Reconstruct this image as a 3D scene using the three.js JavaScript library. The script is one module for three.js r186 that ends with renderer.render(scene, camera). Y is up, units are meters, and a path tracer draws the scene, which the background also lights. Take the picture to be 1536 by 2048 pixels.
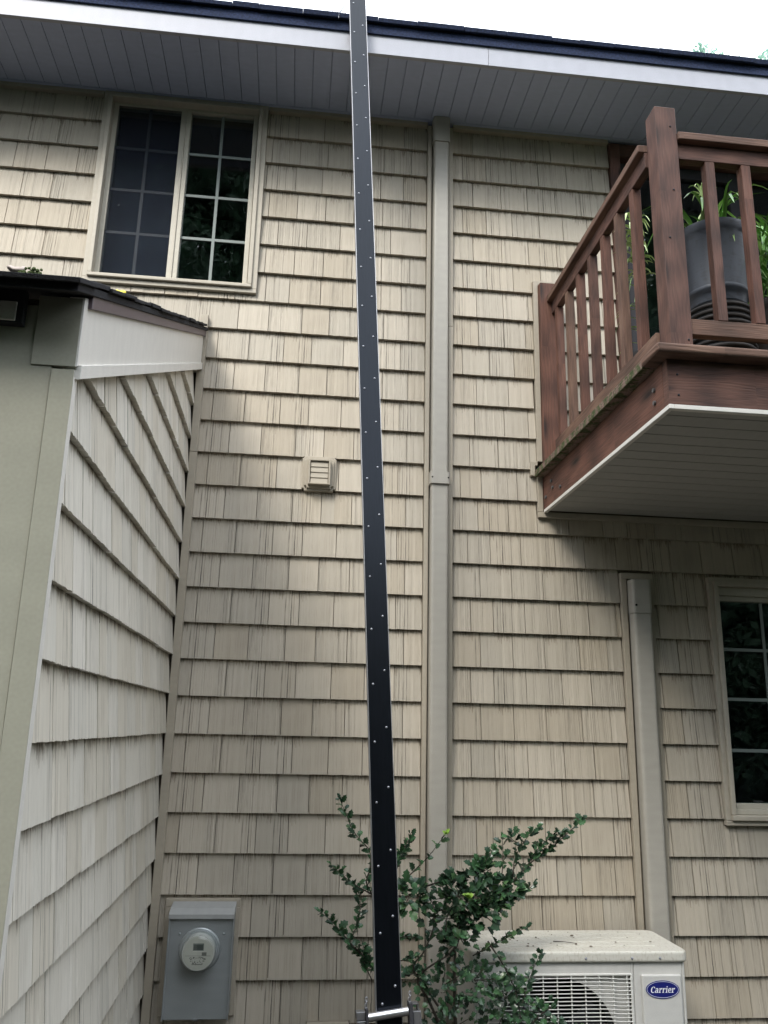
import * as THREE from 'three';
import { RoundedBoxGeometry } from 'three/addons/geometries/RoundedBoxGeometry.js';
import { mergeGeometries } from 'three/addons/utils/BufferGeometryUtils.js';
import { ImprovedNoise } from 'three/addons/math/ImprovedNoise.js';

// ------------------------------------------------------------------ camera, sky, sun, exposure
const scene = new THREE.Scene();
const camera = new THREE.PerspectiveCamera(63.648, 768 / 1024, 0.05, 400);
camera.position.set(0, 1.6, 4.173);
camera.rotation.set(0.2542, -0.10368, 0.02307, 'YXZ');
const renderer = new THREE.WebGLRenderer({ antialias: true });
renderer.setSize(768, 1024);
renderer.toneMapping = THREE.LinearToneMapping;
renderer.toneMappingExposure = 2.95;
renderer.shadowMap.enabled = true;
renderer.shadowMap.type = THREE.PCFSoftShadowMap;

const noise = new ImprovedNoise();
{ // overcast sky: brighter towards the zenith, soft cloud structure
  const W = 512, H = 256, d = new Float32Array(W * H * 4);
  for (let j = 0; j < H; j++) for (let i = 0; i < W; i++) {
    const el = ((j + 0.5) / H - 0.5) * Math.PI, az = (i / W) * Math.PI * 2, c = Math.cos(el);
    const s = Math.max(0, Math.sin(el));
    const n = noise.noise(Math.cos(az) * c * 2 + 5, Math.sin(el) * 3, Math.sin(az) * c * 2) * 0.5 + noise.noise(Math.cos(az) * c * 5, Math.sin(el) * 7, Math.sin(az) * c * 5 + 9) * 0.25;
    let L = (0.95 + 0.4 * s) * (1 + 0.16 * n);
    if (el < 0) L = 0.1;
    const o = (j * W + i) * 4;
    d[o] = L * 0.93; d[o + 1] = L * 0.985; d[o + 2] = L * 1.07; d[o + 3] = 1;
  }
  const t = new THREE.DataTexture(d, W, H, THREE.RGBAFormat, THREE.FloatType);
  t.mapping = THREE.EquirectangularReflectionMapping; t.magFilter = THREE.LinearFilter; t.minFilter = THREE.LinearFilter; t.needsUpdate = true;
  scene.background = t; scene.environment = t;
}
const sun = new THREE.DirectionalLight(new THREE.Color(1, 0.95, 0.86), 1.5);
sun.position.set(-6.4, 13.4, 11.1); sun.target.position.set(0, 1, 0);
sun.castShadow = true; sun.shadow.radius = 42; sun.shadow.mapSize.set(2048, 2048);
Object.assign(sun.shadow.camera, { left: -6, right: 6, top: 8, bottom: -6, near: 0.5, far: 40 });
scene.add(sun, sun.target);

// ------------------------------------------------------------------ helpers
function rng(seed) { let a = seed >>> 0; return () => { a = (a + 0x6d2b79f5) | 0; let t = Math.imul(a ^ (a >>> 15), 1 | a); t = (t + Math.imul(t ^ (t >>> 7), 61 | t)) ^ t; return ((t ^ (t >>> 14)) >>> 0) / 4294967296; }; }
const used = new Map();
function numbered(n) { const k = used.get(n) || 0; used.set(n, k + 1); return k ? n + '_' + String(k).padStart(3, '0') : n; }
function thing(name, label, category, [x, y, z] = [0, 0, 0], group) {
  const o = new THREE.Group(); o.name = numbered(name); o.position.set(x, y, z); o.userData = { label, category };
  if (group) o.userData.group = group;
  scene.add(o); return o;
}
function part(name, geo, mat, parent, label) {
  const m = new THREE.Mesh(geo, mat); m.name = name; m.castShadow = m.receiveShadow = true;
  if (label) m.userData.label = label;
  parent.add(m); return m;
}
function solo(name, geo, mat, label, category, group) {
  const m = part(numbered(name), geo, mat, scene, label); m.userData.category = category; if (group) m.userData.group = group; return m;
}
function struct(name, geo, mat) { const m = part(name, geo, mat, scene); m.userData.kind = 'structure'; return m; }
// uv in metres by dominant normal; the longest side of the piece runs along v
function metreUV(g) {
  if (g.index) g = g.toNonIndexed();
  g.computeBoundingBox(); const s = g.boundingBox.getSize(new THREE.Vector3()).toArray();
  const long = s.indexOf(Math.max(...s)), p = g.attributes.position, n = g.attributes.normal, uv = new Float32Array(p.count * 2);
  const off = (s[0] * 7.3 + s[1] * 3.1 + s[2] * 5.7) % 1;
  for (let i = 0; i < p.count; i++) {
    const q = [p.getX(i), p.getY(i), p.getZ(i)], a = [Math.abs(n.getX(i)), Math.abs(n.getY(i)), Math.abs(n.getZ(i))];
    const k = a.indexOf(Math.max(...a)), ax = [0, 1, 2].filter((e) => e !== k);
    let [u, v] = ax; if (u === long) [u, v] = [v, u];
    uv[i * 2] = q[u] + off + k * 0.37; uv[i * 2 + 1] = q[v] + off * 2;
  }
  g.setAttribute('uv', new THREE.BufferAttribute(uv, 2)); return g;
}
// box from corner to corner, edges eased
function bx(x0, x1, y0, y1, z0, z1, r = 0.002) {
  const w = x1 - x0, h = y1 - y0, d = z1 - z0; r = Math.min(r, w / 2.2, h / 2.2, d / 2.2);
  const g = r > 0 ? new RoundedBoxGeometry(w, h, d, 2, r) : new THREE.BoxGeometry(w, h, d);
  g.translate((x0 + x1) / 2, (y0 + y1) / 2, (z0 + z1) / 2); return metreUV(g);
}
const M4 = new THREE.Matrix4(), V = (x, y, z) => new THREE.Vector3(x, y, z);
function join(list) { return mergeGeometries(list.map((g) => { g = g.index ? g.toNonIndexed() : g; for (const k of Object.keys(g.attributes)) if (!['position', 'normal', 'uv'].includes(k)) g.deleteAttribute(k); return g; })); }
function tube(pts, r, seg = 12, rad = 6, taper = 1) {
  const c = new THREE.CatmullRomCurve3(pts), g = new THREE.TubeGeometry(c, seg, r, rad, false);
  if (taper !== 1) {
    const p = g.attributes.position, v = V(0, 0, 0), q = V(0, 0, 0);
    for (let i = 0; i <= seg; i++) { c.getPointAt(i / seg, q); const k = 1 + (taper - 1) * i / seg; for (let j = 0; j <= rad; j++) { const n = i * (rad + 1) + j; v.fromBufferAttribute(p, n).sub(q).multiplyScalar(k).add(q); p.setXYZ(n, v.x, v.y, v.z); } }
  }
  return g;
}
function extrudeX(profile, x0, x1) { // profile of [z, y] swept along x
  const s = new THREE.Shape(profile.map(([z, y]) => new THREE.Vector2(-z, y)));
  const g = new THREE.ExtrudeGeometry(s, { depth: x1 - x0, bevelEnabled: false }); g.rotateY(Math.PI / 2); g.translate(x0, 0, 0); return metreUV(g);
}

// ------------------------------------------------------------------ textures
function tex(w, h, fn, srgb = true, channels = 4) {
  const d = new Uint8Array(w * h * 4);
  for (let j = 0; j < h; j++) for (let i = 0; i < w; i++) { const c = fn(i, j), o = (j * w + i) * 4; d[o] = c[0]; d[o + 1] = c[1]; d[o + 2] = c[2]; d[o + 3] = 255; }
  const t = new THREE.DataTexture(d, w, h); t.wrapS = t.wrapT = THREE.RepeatWrapping; t.magFilter = THREE.LinearFilter; t.minFilter = THREE.LinearMipmapLinearFilter; t.generateMipmaps = true;
  if (srgb) t.colorSpace = THREE.SRGBColorSpace; t.needsUpdate = true; return t;
}
const clamp = (x, a = 0, b = 1) => Math.min(b, Math.max(a, x));
const per = (x, P, f, z) => noise.noise(Math.cos(x / P * 6.2832) * f, Math.sin(x / P * 6.2832) * f, z); // periodic in x
// siding: tile is 1.424 m wide and one course (0.178 m) high
const SW = 2048, SH = 512;
const sidingH = new Float32Array(SW * SH), sidingD = new Float32Array(SW * SH);
{
  const col = new Float32Array(SW), line = new Float32Array(SW), zone = new Float32Array(SW), drip = new Float32Array(SW), dripA = new Float32Array(SW), grey = new Float32Array(SW);
  for (let i = 0; i < SW; i++) {
    zone[i] = clamp(per(i, SW, 3.4, 1.7) * 2.6 + 0.3);
    col[i] = per(i, SW, 60, 3.1) * 0.55 + per(i, SW, 120, 7.7) * 0.65 + per(i, SW, 14, 9.2) * 0.35;
    line[i] = Math.pow(clamp(per(i, SW, 52, 15.5) * 1.7 - 0.1), 1.3); // deep saw grooves, in clusters
    grey[i] = clamp(per(i, SW, 7, 51) * 1.5) * clamp(per(i, SW, 30, 57) * 1.2 + 0.5);
    const clump = clamp(per(i, SW, 5.5, 22.5) * 1.6 + 0.6); // weather streaks and painted butt shadow run down from the overlap, lengths vary
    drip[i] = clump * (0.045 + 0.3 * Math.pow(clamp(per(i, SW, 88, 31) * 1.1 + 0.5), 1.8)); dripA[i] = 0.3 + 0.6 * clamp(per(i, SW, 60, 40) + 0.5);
  }
  for (let j = 0; j < SH; j++) for (let i = 0; i < SW; i++) {
    const v = j / SH, wob = noise.noise(i * 0.004, v * 1.4, 4.4) * 3, ii = ((Math.round(i + wob) % SW) + SW) % SW;
    const fine = noise.noise(i * 0.5, v * 5, 2.2) * 0.5 + noise.noise(i * 1.1, v * 14, 5.2) * 0.3;
    const cut = line[ii] * zone[ii] * clamp(0.75 + noise.noise(i * 0.03, v * 2.4, 17) * 0.9);
    sidingH[j * SW + i] = col[ii] * (0.3 + 0.5 * zone[ii]) + fine * 0.3 - cut * 0.95;
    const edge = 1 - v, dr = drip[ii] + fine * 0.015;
    const dirtShade = edge < dr ? dripA[ii] * clamp((dr - edge) * 30 + 0.2) : 0;
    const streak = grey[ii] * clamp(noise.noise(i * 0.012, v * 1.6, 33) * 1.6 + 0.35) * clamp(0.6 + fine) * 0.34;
    sidingD[j * SW + i] = clamp(dirtShade * 0.7 + streak);
  }
}
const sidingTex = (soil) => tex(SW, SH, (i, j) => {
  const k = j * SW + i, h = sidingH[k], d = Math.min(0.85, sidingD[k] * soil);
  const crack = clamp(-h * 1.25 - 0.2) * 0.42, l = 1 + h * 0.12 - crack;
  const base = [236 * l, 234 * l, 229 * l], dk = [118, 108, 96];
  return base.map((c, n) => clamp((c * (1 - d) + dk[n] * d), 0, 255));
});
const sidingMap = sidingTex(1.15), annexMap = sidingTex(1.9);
const sidingBump = tex(SW, SH, (i, j) => { const c = clamp(0.55 + sidingH[j * SW + i] * 0.42) * 255; return [c, c, c]; }, false);
const woodMap = tex(512, 1024, (i, j) => {
  const u = i / 512, v = j / 1024, w = noise.noise(u * 5, v * 2.2, 1) * 0.16 + noise.noise(u * 14, v * 5, 3) * 0.03;
  const ring = Math.sin((u + w) * 78), f = noise.noise(u * 120, v * 9, 5), f2 = noise.noise(u * 260, v * 22, 9), b = noise.noise(u * 4, v * 5, 7);
  const l = 1 + ring * 0.045 + f * 0.13 + f2 * 0.11 + b * 0.36;
  const kn = Math.hypot((u - 0.31) * 14, (v - 0.42) * 9), kn2 = Math.hypot((u - 0.78) * 16, (v - 0.83) * 10), k = 1 - 0.6 * (Math.exp(-kn * kn * 3) + Math.exp(-kn2 * kn2 * 3));
  const g = clamp(b * 1.3 - 0.15) * 0.3; // greyed weather patches
  return [(216 * (1 - g) + 178 * g) * l * k, (200 * (1 - g) + 190 * g) * l * k, (196 * (1 - g) + 184 * g) * l * k].map((c) => clamp(c, 0, 255));
});
const woodBump = tex(512, 1024, (i, j) => { const u = i / 512, v = j / 1024, w = noise.noise(u * 5, v * 2.2, 1) * 0.16; const c = clamp(0.5 + Math.sin((u + w) * 78) * 0.15 + noise.noise(u * 120, v * 9, 5) * 0.4) * 255; return [c, c, c]; }, false);
const mossMap = tex(512, 512, (i, j) => {
  const u = i / 512, v = j / 512, n = noise.noise(u * 9, v * 9, 2) + noise.noise(u * 31, v * 31, 6) * 0.6, f = noise.noise(u * 110, v * 110, 4), m = clamp(n * 1.8 + 0.42), l = 1 + f * 0.3 + noise.noise(u * 90, v * 6, 9) * 0.2;
  const a = [150, 128, 116], b = [74, 92, 44];
  return a.map((c, k) => clamp((c * (1 - m) + b[k] * m) * l, 0, 255));
});
const speck = tex(512, 512, (i, j) => { const n = noise.noise(i * 0.35, j * 0.35, 1), m = noise.noise(i * 0.03, j * 0.03, 4), s = noise.noise(i * 0.011, j * 0.05, 8); const c = clamp(0.95 + n * 0.03 + m * 0.012 + s * 0.02) * 255; return [c, c * 0.995, c * 0.985]; });
const roofMap = tex(512, 512, (i, j) => { const n = noise.noise(i * 0.9, j * 0.9, 1), m = noise.noise(i * 0.04, j * 0.04, 4), s = noise.noise(i * 0.25, j * 0.25, 8); const c = clamp(0.62 + n * 0.5 + m * 0.2 + s * 0.25) * 255; return [c, c, c]; });
const beltMap = tex(256, 2048, (i, j) => {
  const n = noise.noise(i * 0.05, j * 0.004, 1), f = noise.noise(i * 0.5, j * 0.4, 3), sc = noise.noise(i * 0.12, j * 0.09, 7), zone = noise.noise(i * 0.01, j * 0.006, 12);
  const scuff = clamp(sc * 2.2 - 0.85) * clamp(zone * 3 - 0.2), dot = f > 0.62 && zone > 0 ? 0.35 : 0;
  const c = 150 + n * 40 + f * 14 + 90 * scuff + 90 * dot; return [c, c, c].map((q) => clamp(q, 0, 255));
});
const dustMap = tex(512, 512, (i, j) => {
  const n = noise.noise(i * 0.05, j * 0.05, 1), f = noise.noise(i * 0.45, j * 0.45, 3), li = noise.noise(i * 0.02, j * 0.3, 5), s = noise.noise(i * 0.09, j * 0.09, 9);
  const d = clamp(n * 0.9 + li * 0.7 + s * 0.5 - 0.05) * 0.42, sp = f > 0.6 ? 0.5 : 0, k = Math.min(0.8, d + sp);
  return [238 * (1 - k) + 150 * k, 236 * (1 - k) + 135 * k, 228 * (1 - k) + 112 * k];
});
function rep(t, x, y = x) { const c = t.clone(); c.repeat.set(x, y); c.needsUpdate = true; return c; }

// ------------------------------------------------------------------ materials
const lin = (r, g, b) => new THREE.Color().setRGB(r, g, b);
const mat = (c, rough = 0.6, o = {}) => new THREE.MeshStandardMaterial({ color: c, roughness: rough, ...o });
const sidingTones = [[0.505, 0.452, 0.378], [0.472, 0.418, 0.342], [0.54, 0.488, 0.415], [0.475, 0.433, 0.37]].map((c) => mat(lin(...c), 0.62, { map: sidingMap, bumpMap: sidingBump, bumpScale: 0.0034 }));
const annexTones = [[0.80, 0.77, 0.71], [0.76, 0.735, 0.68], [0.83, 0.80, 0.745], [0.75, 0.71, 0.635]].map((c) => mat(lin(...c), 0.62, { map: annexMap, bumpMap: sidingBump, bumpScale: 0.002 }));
const M = {
  backing: mat(lin(0.16, 0.13, 0.1), 0.9),
  trim: mat(lin(0.42, 0.375, 0.305), 0.5, { map: rep(speck, 2) }),
  trimPale: mat(lin(0.47, 0.43, 0.36), 0.5, { map: rep(speck, 2) }),
  spout: mat(lin(0.42, 0.40, 0.36), 0.42, { map: rep(speck, 1.5) }),
  white: mat(lin(0.78, 0.76, 0.72), 0.5, { map: rep(speck, 1.3) }),
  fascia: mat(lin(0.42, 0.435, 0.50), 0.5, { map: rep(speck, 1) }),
  soffit: mat(lin(0.45, 0.51, 0.70), 0.6, { map: rep(speck, 2) }),  // blue sky glare tinted into the colour; the soffit itself is tan
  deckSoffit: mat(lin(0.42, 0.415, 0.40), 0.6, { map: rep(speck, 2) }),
  coil: mat(lin(0.38, 0.375, 0.31), 0.33, { map: rep(speck, 0.7) }),
  rose: mat(lin(0.12, 0.09, 0.105), 0.5, { map: rep(speck, 3) }),
  roof: mat(lin(0.045, 0.075, 0.19), 0.95, { map: rep(roofMap, 4), bumpMap: rep(roofMap, 4), bumpScale: 0.002 }),  // blue glow along the roof edge put into the shingle colour
  annexRoof: mat(lin(0.035, 0.035, 0.045), 0.95, { map: rep(roofMap, 4), bumpMap: rep(roofMap, 4), bumpScale: 0.003 }),
  gutter: mat(lin(0.02, 0.02, 0.028), 0.4, { map: rep(speck, 2) }),
  redwood: mat(lin(0.155, 0.078, 0.054), 0.75, { map: rep(woodMap, 3, 1.2), bumpMap: rep(woodBump, 3, 1.2), bumpScale: 0.0012 }),
  redwood2: mat(lin(0.135, 0.074, 0.055), 0.75, { map: rep(woodMap, 4, 1.6), bumpMap: rep(woodBump, 4, 1.6), bumpScale: 0.0012 }),
  greywood: mat(lin(0.19, 0.125, 0.09), 0.8, { map: rep(woodMap, 3, 1), bumpMap: rep(woodBump, 3, 1), bumpScale: 0.0014 }),
  mossy: mat(lin(0.55, 0.52, 0.5), 0.85, { map: rep(mossMap, 2.4), bumpMap: rep(woodBump, 3, 1), bumpScale: 0.0014 }),
  dark: mat(lin(0.03, 0.03, 0.035), 0.9),
  room: mat(lin(0.06, 0.06, 0.065), 0.9),
  paneDarkener: mat(lin(0.02, 0.03, 0.055), 0.9),
  sash: mat(lin(0.52, 0.49, 0.42), 0.45, { map: rep(speck, 2) }),
  muntin: mat(lin(0.17, 0.20, 0.19), 0.5),
  muntinDim: mat(lin(0.07, 0.085, 0.10), 0.6),  // darker copy: dimming by the insect screen put into the colour
  glass: new THREE.MeshPhysicalMaterial({ color: lin(0.82, 0.88, 0.9), roughness: 0.01, transmission: 1, thickness: 0, ior: 1.5 }),
  screen: mat(lin(0.006, 0.01, 0.022), 0.9, { transparent: true, opacity: 0.28 }),
  belt: new THREE.MeshPhysicalMaterial({ color: lin(0.010, 0.0115, 0.0165), roughness: 0.28, specularIntensity: 0.55, specularColor: lin(0.75, 0.85, 1), map: beltMap }),
  alu: mat(lin(0.38, 0.39, 0.42), 0.42, { metalness: 0.85, map: rep(speck, 3) }),
  steel: mat(lin(0.72, 0.71, 0.74), 0.28, { metalness: 0.9, map: rep(speck, 6) }),
  rivet: mat(lin(0.30, 0.31, 0.34), 0.35, { metalness: 0.7 }),
  bracket: mat(lin(0.13, 0.13, 0.135), 0.5, { metalness: 0.3, map: rep(speck, 6) }),
  acWhite: mat(lin(0.66, 0.655, 0.635), 0.42, { map: rep(speck, 1.6) }),
  acTop: mat(lin(0.72, 0.71, 0.685), 0.5, { map: rep(dustMap, 2.2, 3.4) }),
  wire: mat(lin(0.70, 0.69, 0.65), 0.45),
  meterBox: mat(lin(0.25, 0.27, 0.278), 0.45, { map: rep(speck, 1.4) }),
  meterLid: mat(lin(0.36, 0.37, 0.37), 0.5, { map: rep(speck, 2) }),
  ring: mat(lin(0.42, 0.45, 0.46), 0.35, { metalness: 0.6 }),
  pot: mat(lin(0.055, 0.065, 0.09), 0.45, { map: rep(dustMap, 1.4) }),
  soil: mat(lin(0.04, 0.032, 0.025), 1),
  wicker: mat(lin(0.035, 0.03, 0.028), 0.8),
  bark: mat(lin(0.06, 0.048, 0.036), 0.9, { bumpMap: rep(woodBump, 10, 4), bumpScale: 0.002 }),
  hole: mat(lin(0.008, 0.008, 0.008), 0.9),
};
const leafMat = (r, g, b, rough = 0.35, tr = 0) => tr ? new THREE.MeshPhysicalMaterial({ color: lin(r, g, b), roughness: 0.8, transmission: tr, thickness: 0, side: THREE.DoubleSide }) : mat(lin(r, g, b), rough, { side: THREE.DoubleSide });

// ------------------------------------------------------------------ ground
{ const g = new THREE.PlaneGeometry(160, 160, 1, 1); g.rotateX(-Math.PI / 2); g.translate(0, -0.1, 0); const uv = g.attributes.uv; for (let i = 0; i < uv.count; i++) uv.setXY(i, uv.getX(i) * 160, uv.getY(i) * 160);
  struct('ground', g, mat(lin(0.05, 0.05, 0.035), 0.95, { map: mossMap, bumpMap: roofMap, bumpScale: 0.01 })); }

// ------------------------------------------------------------------ shingle siding generator
const E = 0.178, Y0 = 1.0121;
const shCache = new Map();
function shingleGeo(w, yA, yB, e, variant, jag, col = 0.0135) {
  const key = [Math.round(w * 2000), Math.round(yA * 1000), Math.round(yB * 1000), e, variant, jag].join();
  if (shCache.has(key)) return shCache.get(key);
  const r = rng(Math.round(w * 9000) + variant * 977 + 5), n = Math.max(2, Math.min(13, Math.round(w / col))), T = 0.0195;
  const zs = [], ys = []; let zone = r() < 0.5;
  for (let i = 0; i <= n; i++) { if (r() < 0.3) zone = !zone; zs.push((r() - 0.65) * (zone ? 0.0034 : 0.0012)); ys.push(yA + (yA < 0.002 ? (r() - 0.5) * jag : 0)); }
  const P = [], N = [], U = [], u0 = r();
  const quad = (a, b, c, d) => { for (const q of [a, b, c, a, c, d]) { P.push(q[0], q[1], q[2]); U.push(u0 + q[0] / 1.424, Math.min(0.999, Math.max(0.001, q[1] / e))); } };
  const zAt = (i, y) => zs[i] * (1 - 0.55 * y / e) - T * y / e, B = -0.03;
  for (let i = 0; i < n; i++) {
    const x0 = w * i / n, x1 = w * (i + 1) / n;
    quad([x0, ys[i], zAt(i, yA)], [x1, ys[i + 1], zAt(i + 1, yA)], [x1, yB, zAt(i + 1, yB)], [x0, yB, zAt(i, yB)]);
    quad([x0, ys[i], B], [x1, ys[i + 1], B], [x1, ys[i + 1], zAt(i + 1, yA)], [x0, ys[i], zAt(i, yA)]);
  }
  quad([0, ys[0], B], [0, ys[0], zAt(0, yA)], [0, yB, zAt(0, yB)], [0, yB, B]);
  quad([w, ys[n], zAt(n, yA)], [w, ys[n], B], [w, yB, B], [w, yB, zAt(n, yB)]);
  const g = new THREE.BufferGeometry();
  g.setAttribute('position', new THREE.Float32BufferAttribute(P, 3)); g.setAttribute('uv', new THREE.Float32BufferAttribute(U, 2)); g.computeVertexNormals();
  shCache.set(key, g); return g;
}

// ------------------------------------------------------------------ the house
const house = thing('house', 'two storey house with tan shingle siding, white fascia and dark roof', 'house');
const WX0 = -2.7, WX1 = 6.0, SOF = 5.12;
const win1 = { x0: -1.178, x1: -0.389, y0: 3.965, y1: 5.06 }, win2 = { x0: 2.25, x1: 3.1, y0: 1.262, y1: 2.296 }, door = { x0: 1.83, x1: 3.15, y0: 2.96, y1: 5.0 };
{ // sheathing with real openings
  const s = new THREE.Shape([[WX0 - 1.5, -0.3], [WX1 + 1, -0.3], [WX1 + 1, SOF + 0.02], [WX0 - 1.5, SOF + 0.02]].map((p) => new THREE.Vector2(...p)));
  for (const o of [win1, win2, door]) s.holes.push(new THREE.Path([[o.x0 - 0.01, o.y0 - 0.01], [o.x0 - 0.01, o.y1 + 0.01], [o.x1 + 0.01, o.y1 + 0.01], [o.x1 + 0.01, o.y0 - 0.01]].map((p) => new THREE.Vector2(...p))));
  const g = new THREE.ExtrudeGeometry(s, { depth: 0.12, bevelEnabled: false }); g.translate(0, 0, -0.1475);
  part('wall', g, M.backing, house);
  const shell = [bx(WX0 - 1.5, WX1 + 1, -0.3, SOF, -6.1, -6, 0), bx(WX0 - 1.6, WX0 - 1.5, -0.3, SOF, -6, -0.143, 0), bx(WX1 + 1, WX1 + 1.1, -0.3, SOF, -6, -0.143, 0), bx(WX0 - 1.5, WX1 + 1, -0.3, -0.25, -6, -0.143, 0), bx(WX0 - 1.5, WX1 + 1, 2.62, 2.85, -6, -0.143, 0), bx(WX0 - 1.5, WX1 + 1, 5.1, 5.118, -6, -0.143, 0), bx(WX0 - 1.5, WX1 + 1, -0.25, 5.1, -1.2, -1.15, 0)];
  part('inner_shell', join(shell), M.room, house);
}
{ // shingles: the joints follow the two-course pattern of the panels
  const J = (k, reg) => {
    const odd = Math.abs(k) % 2 === 1;
    if (reg === 'L') {
      if (k <= -16) {
        const far = odd ? [-1.98, -1.80, -1.63, -1.47] : [-2.05, -1.88, -1.69, -1.52, -1.35];
        const near = k === -18 ? [-0.206, -0.042, 0.146, 0.3, 0.437] : k === -16 ? [-0.42, -0.254, -0.124, 0.05, 0.23, 0.39, 0.505] : odd ? [-0.267, -0.105, 0.058, 0.22, 0.388, 0.551] : [-0.29, -0.123, 0.031, 0.2, 0.372, 0.506];
        return [...far, -1.15, -0.98, -0.8, -0.62, -0.46, ...near];
      }
      return odd ? [-0.394, -0.228, -0.046, 0.105, 0.264, 0.41, 0.551] : [-0.494, -0.326, -0.137, 0.015, 0.190, 0.356, 0.506];
    }
    if (reg === 'R') return odd ? [2.005, 2.17, 2.33, 2.5, 2.68, 2.82, 3.0, 3.15, 3.3] : [1.906, 2.07, 2.25, 2.42, 2.6, 2.75, 2.9, 3.07, 3.25];
    const t = { 2: [0.95, 1.09, 1.239, 1.406, 1.541], 1: [0.99, 1.152, 1.317, 1.439, 1.609], 0: [0.922, 1.112, 1.265, 1.444, 1.612], '-1': [0.858, 1.022, 1.208, 1.356, 1.516, 1.638],
      '-8': [0.882, 1.003, 1.168], '-9': [0.938, 1.105, 1.261], '-10': [0.843, 0.958, 1.156], '-11': [0.895, 1.054, 1.228], '-12': [0.923, 1.09, 1.225], '-13': [0.935, 1.116], '-14': [0.855, 1.01, 1.15], '-15': [0.949, 1.094, 1.22], '-16': [0.938, 1.093, 1.24] }[k];
    const base = t || (k <= -17 ? (odd ? [0.86, 1.0, 1.155, 1.32] : [0.92, 1.09, 1.25]) : odd ? [0.947, 1.116, 1.284, 1.47, 1.62] : [0.897, 1.016, 1.184, 1.372, 1.528]);
    const out = [...base], r = rng(k + 700); while (out[out.length - 1] < 3.5) out.push(out[out.length - 1] + 0.13 + r() * 0.06);
    return out;
  };
  const EX = [[-1.24, -0.303, 3.893, 6], [0.644, 0.798, -1, 6], [1.70, 1.88, -1, 2.42], [2.185, 3.25, 1.157, 2.416], [1.265, 1.385, 2.9, 4.11], [1.227, 3.37, 2.93, 3.012], [1.262, 3.37, 2.70, 2.95], [1.765, 3.215, 2.95, 6], [-0.523, -0.187, 0.335, 0.819], [-0.001, 0.173, 2.786, 2.972], [0.135, 0.33, 0.02, 0.31]];
  const cells = [];
  for (let k = -22; k <= 6; k++) {
    const yb = Y0 - k * E, hi = Math.min(E + 0.004, SOF - 0.012 - yb);
    for (const [reg, a, b] of [['L', k <= -15 ? WX0 : -0.582, 0.644], ['C', 0.798, k >= -7 ? 1.70 : WX1], ['R', k >= -7 ? 1.88 : 9, WX1]]) {
      if (a >= b) continue;
      const set = new Set([a, b]); for (const x of J(k, reg)) if (x > a + 0.015 && x < b - 0.015) set.add(x);
      const joints = new Set([...set]);
      for (const e of EX) if (e[2] < yb + hi && e[3] > yb) { for (const x of [e[0], e[1]]) if (x > a && x < b) set.add(x); }
      const xs = [...set].sort((p, q) => p - q);
      for (let i = 0; i + 1 < xs.length; i++) {
        let lo = 0, up = hi; const mid = (xs[i] + xs[i + 1]) / 2; let gone = xs[i + 1] - xs[i] < 0.006;
        for (const e of EX) if (mid > e[0] && mid < e[1]) {
          const p = e[2] - yb, q = e[3] - yb; if (q <= lo || p >= up) continue;
          if (p <= lo && q >= up) gone = true; else if (p <= lo) lo = q; else if (q >= up) up = p; else gone = true;
        }
        if (gone || up - lo < 0.01) continue;
        cells.push({ x0: xs[i] + (joints.has(xs[i]) ? 0.0017 : 0), x1: xs[i + 1] - (joints.has(xs[i + 1]) ? 0.0017 : 0), yb, lo, up, k });
      }
    }
  }
  camera.updateMatrixWorld(); camera.updateProjectionMatrix();
  const v = V(0, 0, 0);
  for (const c of cells) {
    v.set((c.x0 + c.x1) / 2, c.yb + (c.lo + c.up) / 2, 0).applyMatrix4(camera.matrixWorldInverse); const d = -v.z; v.applyMatrix4(camera.projectionMatrix);
    c.area = Math.abs(v.x) < 1.02 && Math.abs(v.y) < 1.02 ? (c.x1 - c.x0) * (c.up - c.lo) / (d * d) : 0;
    if (c.yb < 4 && c.x0 < -0.6) c.area = 0;
    if (c.yb < 2.3 && c.x0 > 3) c.area = 0;
  }
  cells.sort((p, q) => q.area - p.area);
  const rest = [[], [], [], []];
  cells.forEach((c, i) => {
    const variant = Math.floor(Math.abs(Math.sin(c.x0 * 91.7 + (Math.abs(c.k) % 2) * 3.3)) * 5), tone = Math.floor(Math.abs(Math.sin(c.x0 * 37.1 + c.k * 12.9)) * 3.99);
    const g = shingleGeo(c.x1 - c.x0, c.lo, c.up, E, variant, 0.0012);
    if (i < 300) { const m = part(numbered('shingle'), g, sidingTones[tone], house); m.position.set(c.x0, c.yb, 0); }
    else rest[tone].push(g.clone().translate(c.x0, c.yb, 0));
  });
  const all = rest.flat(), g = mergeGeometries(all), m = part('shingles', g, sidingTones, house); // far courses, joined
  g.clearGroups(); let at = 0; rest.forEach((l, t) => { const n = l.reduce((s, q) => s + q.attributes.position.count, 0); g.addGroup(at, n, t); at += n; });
  m.userData.kind = 'stuff';
}
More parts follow.
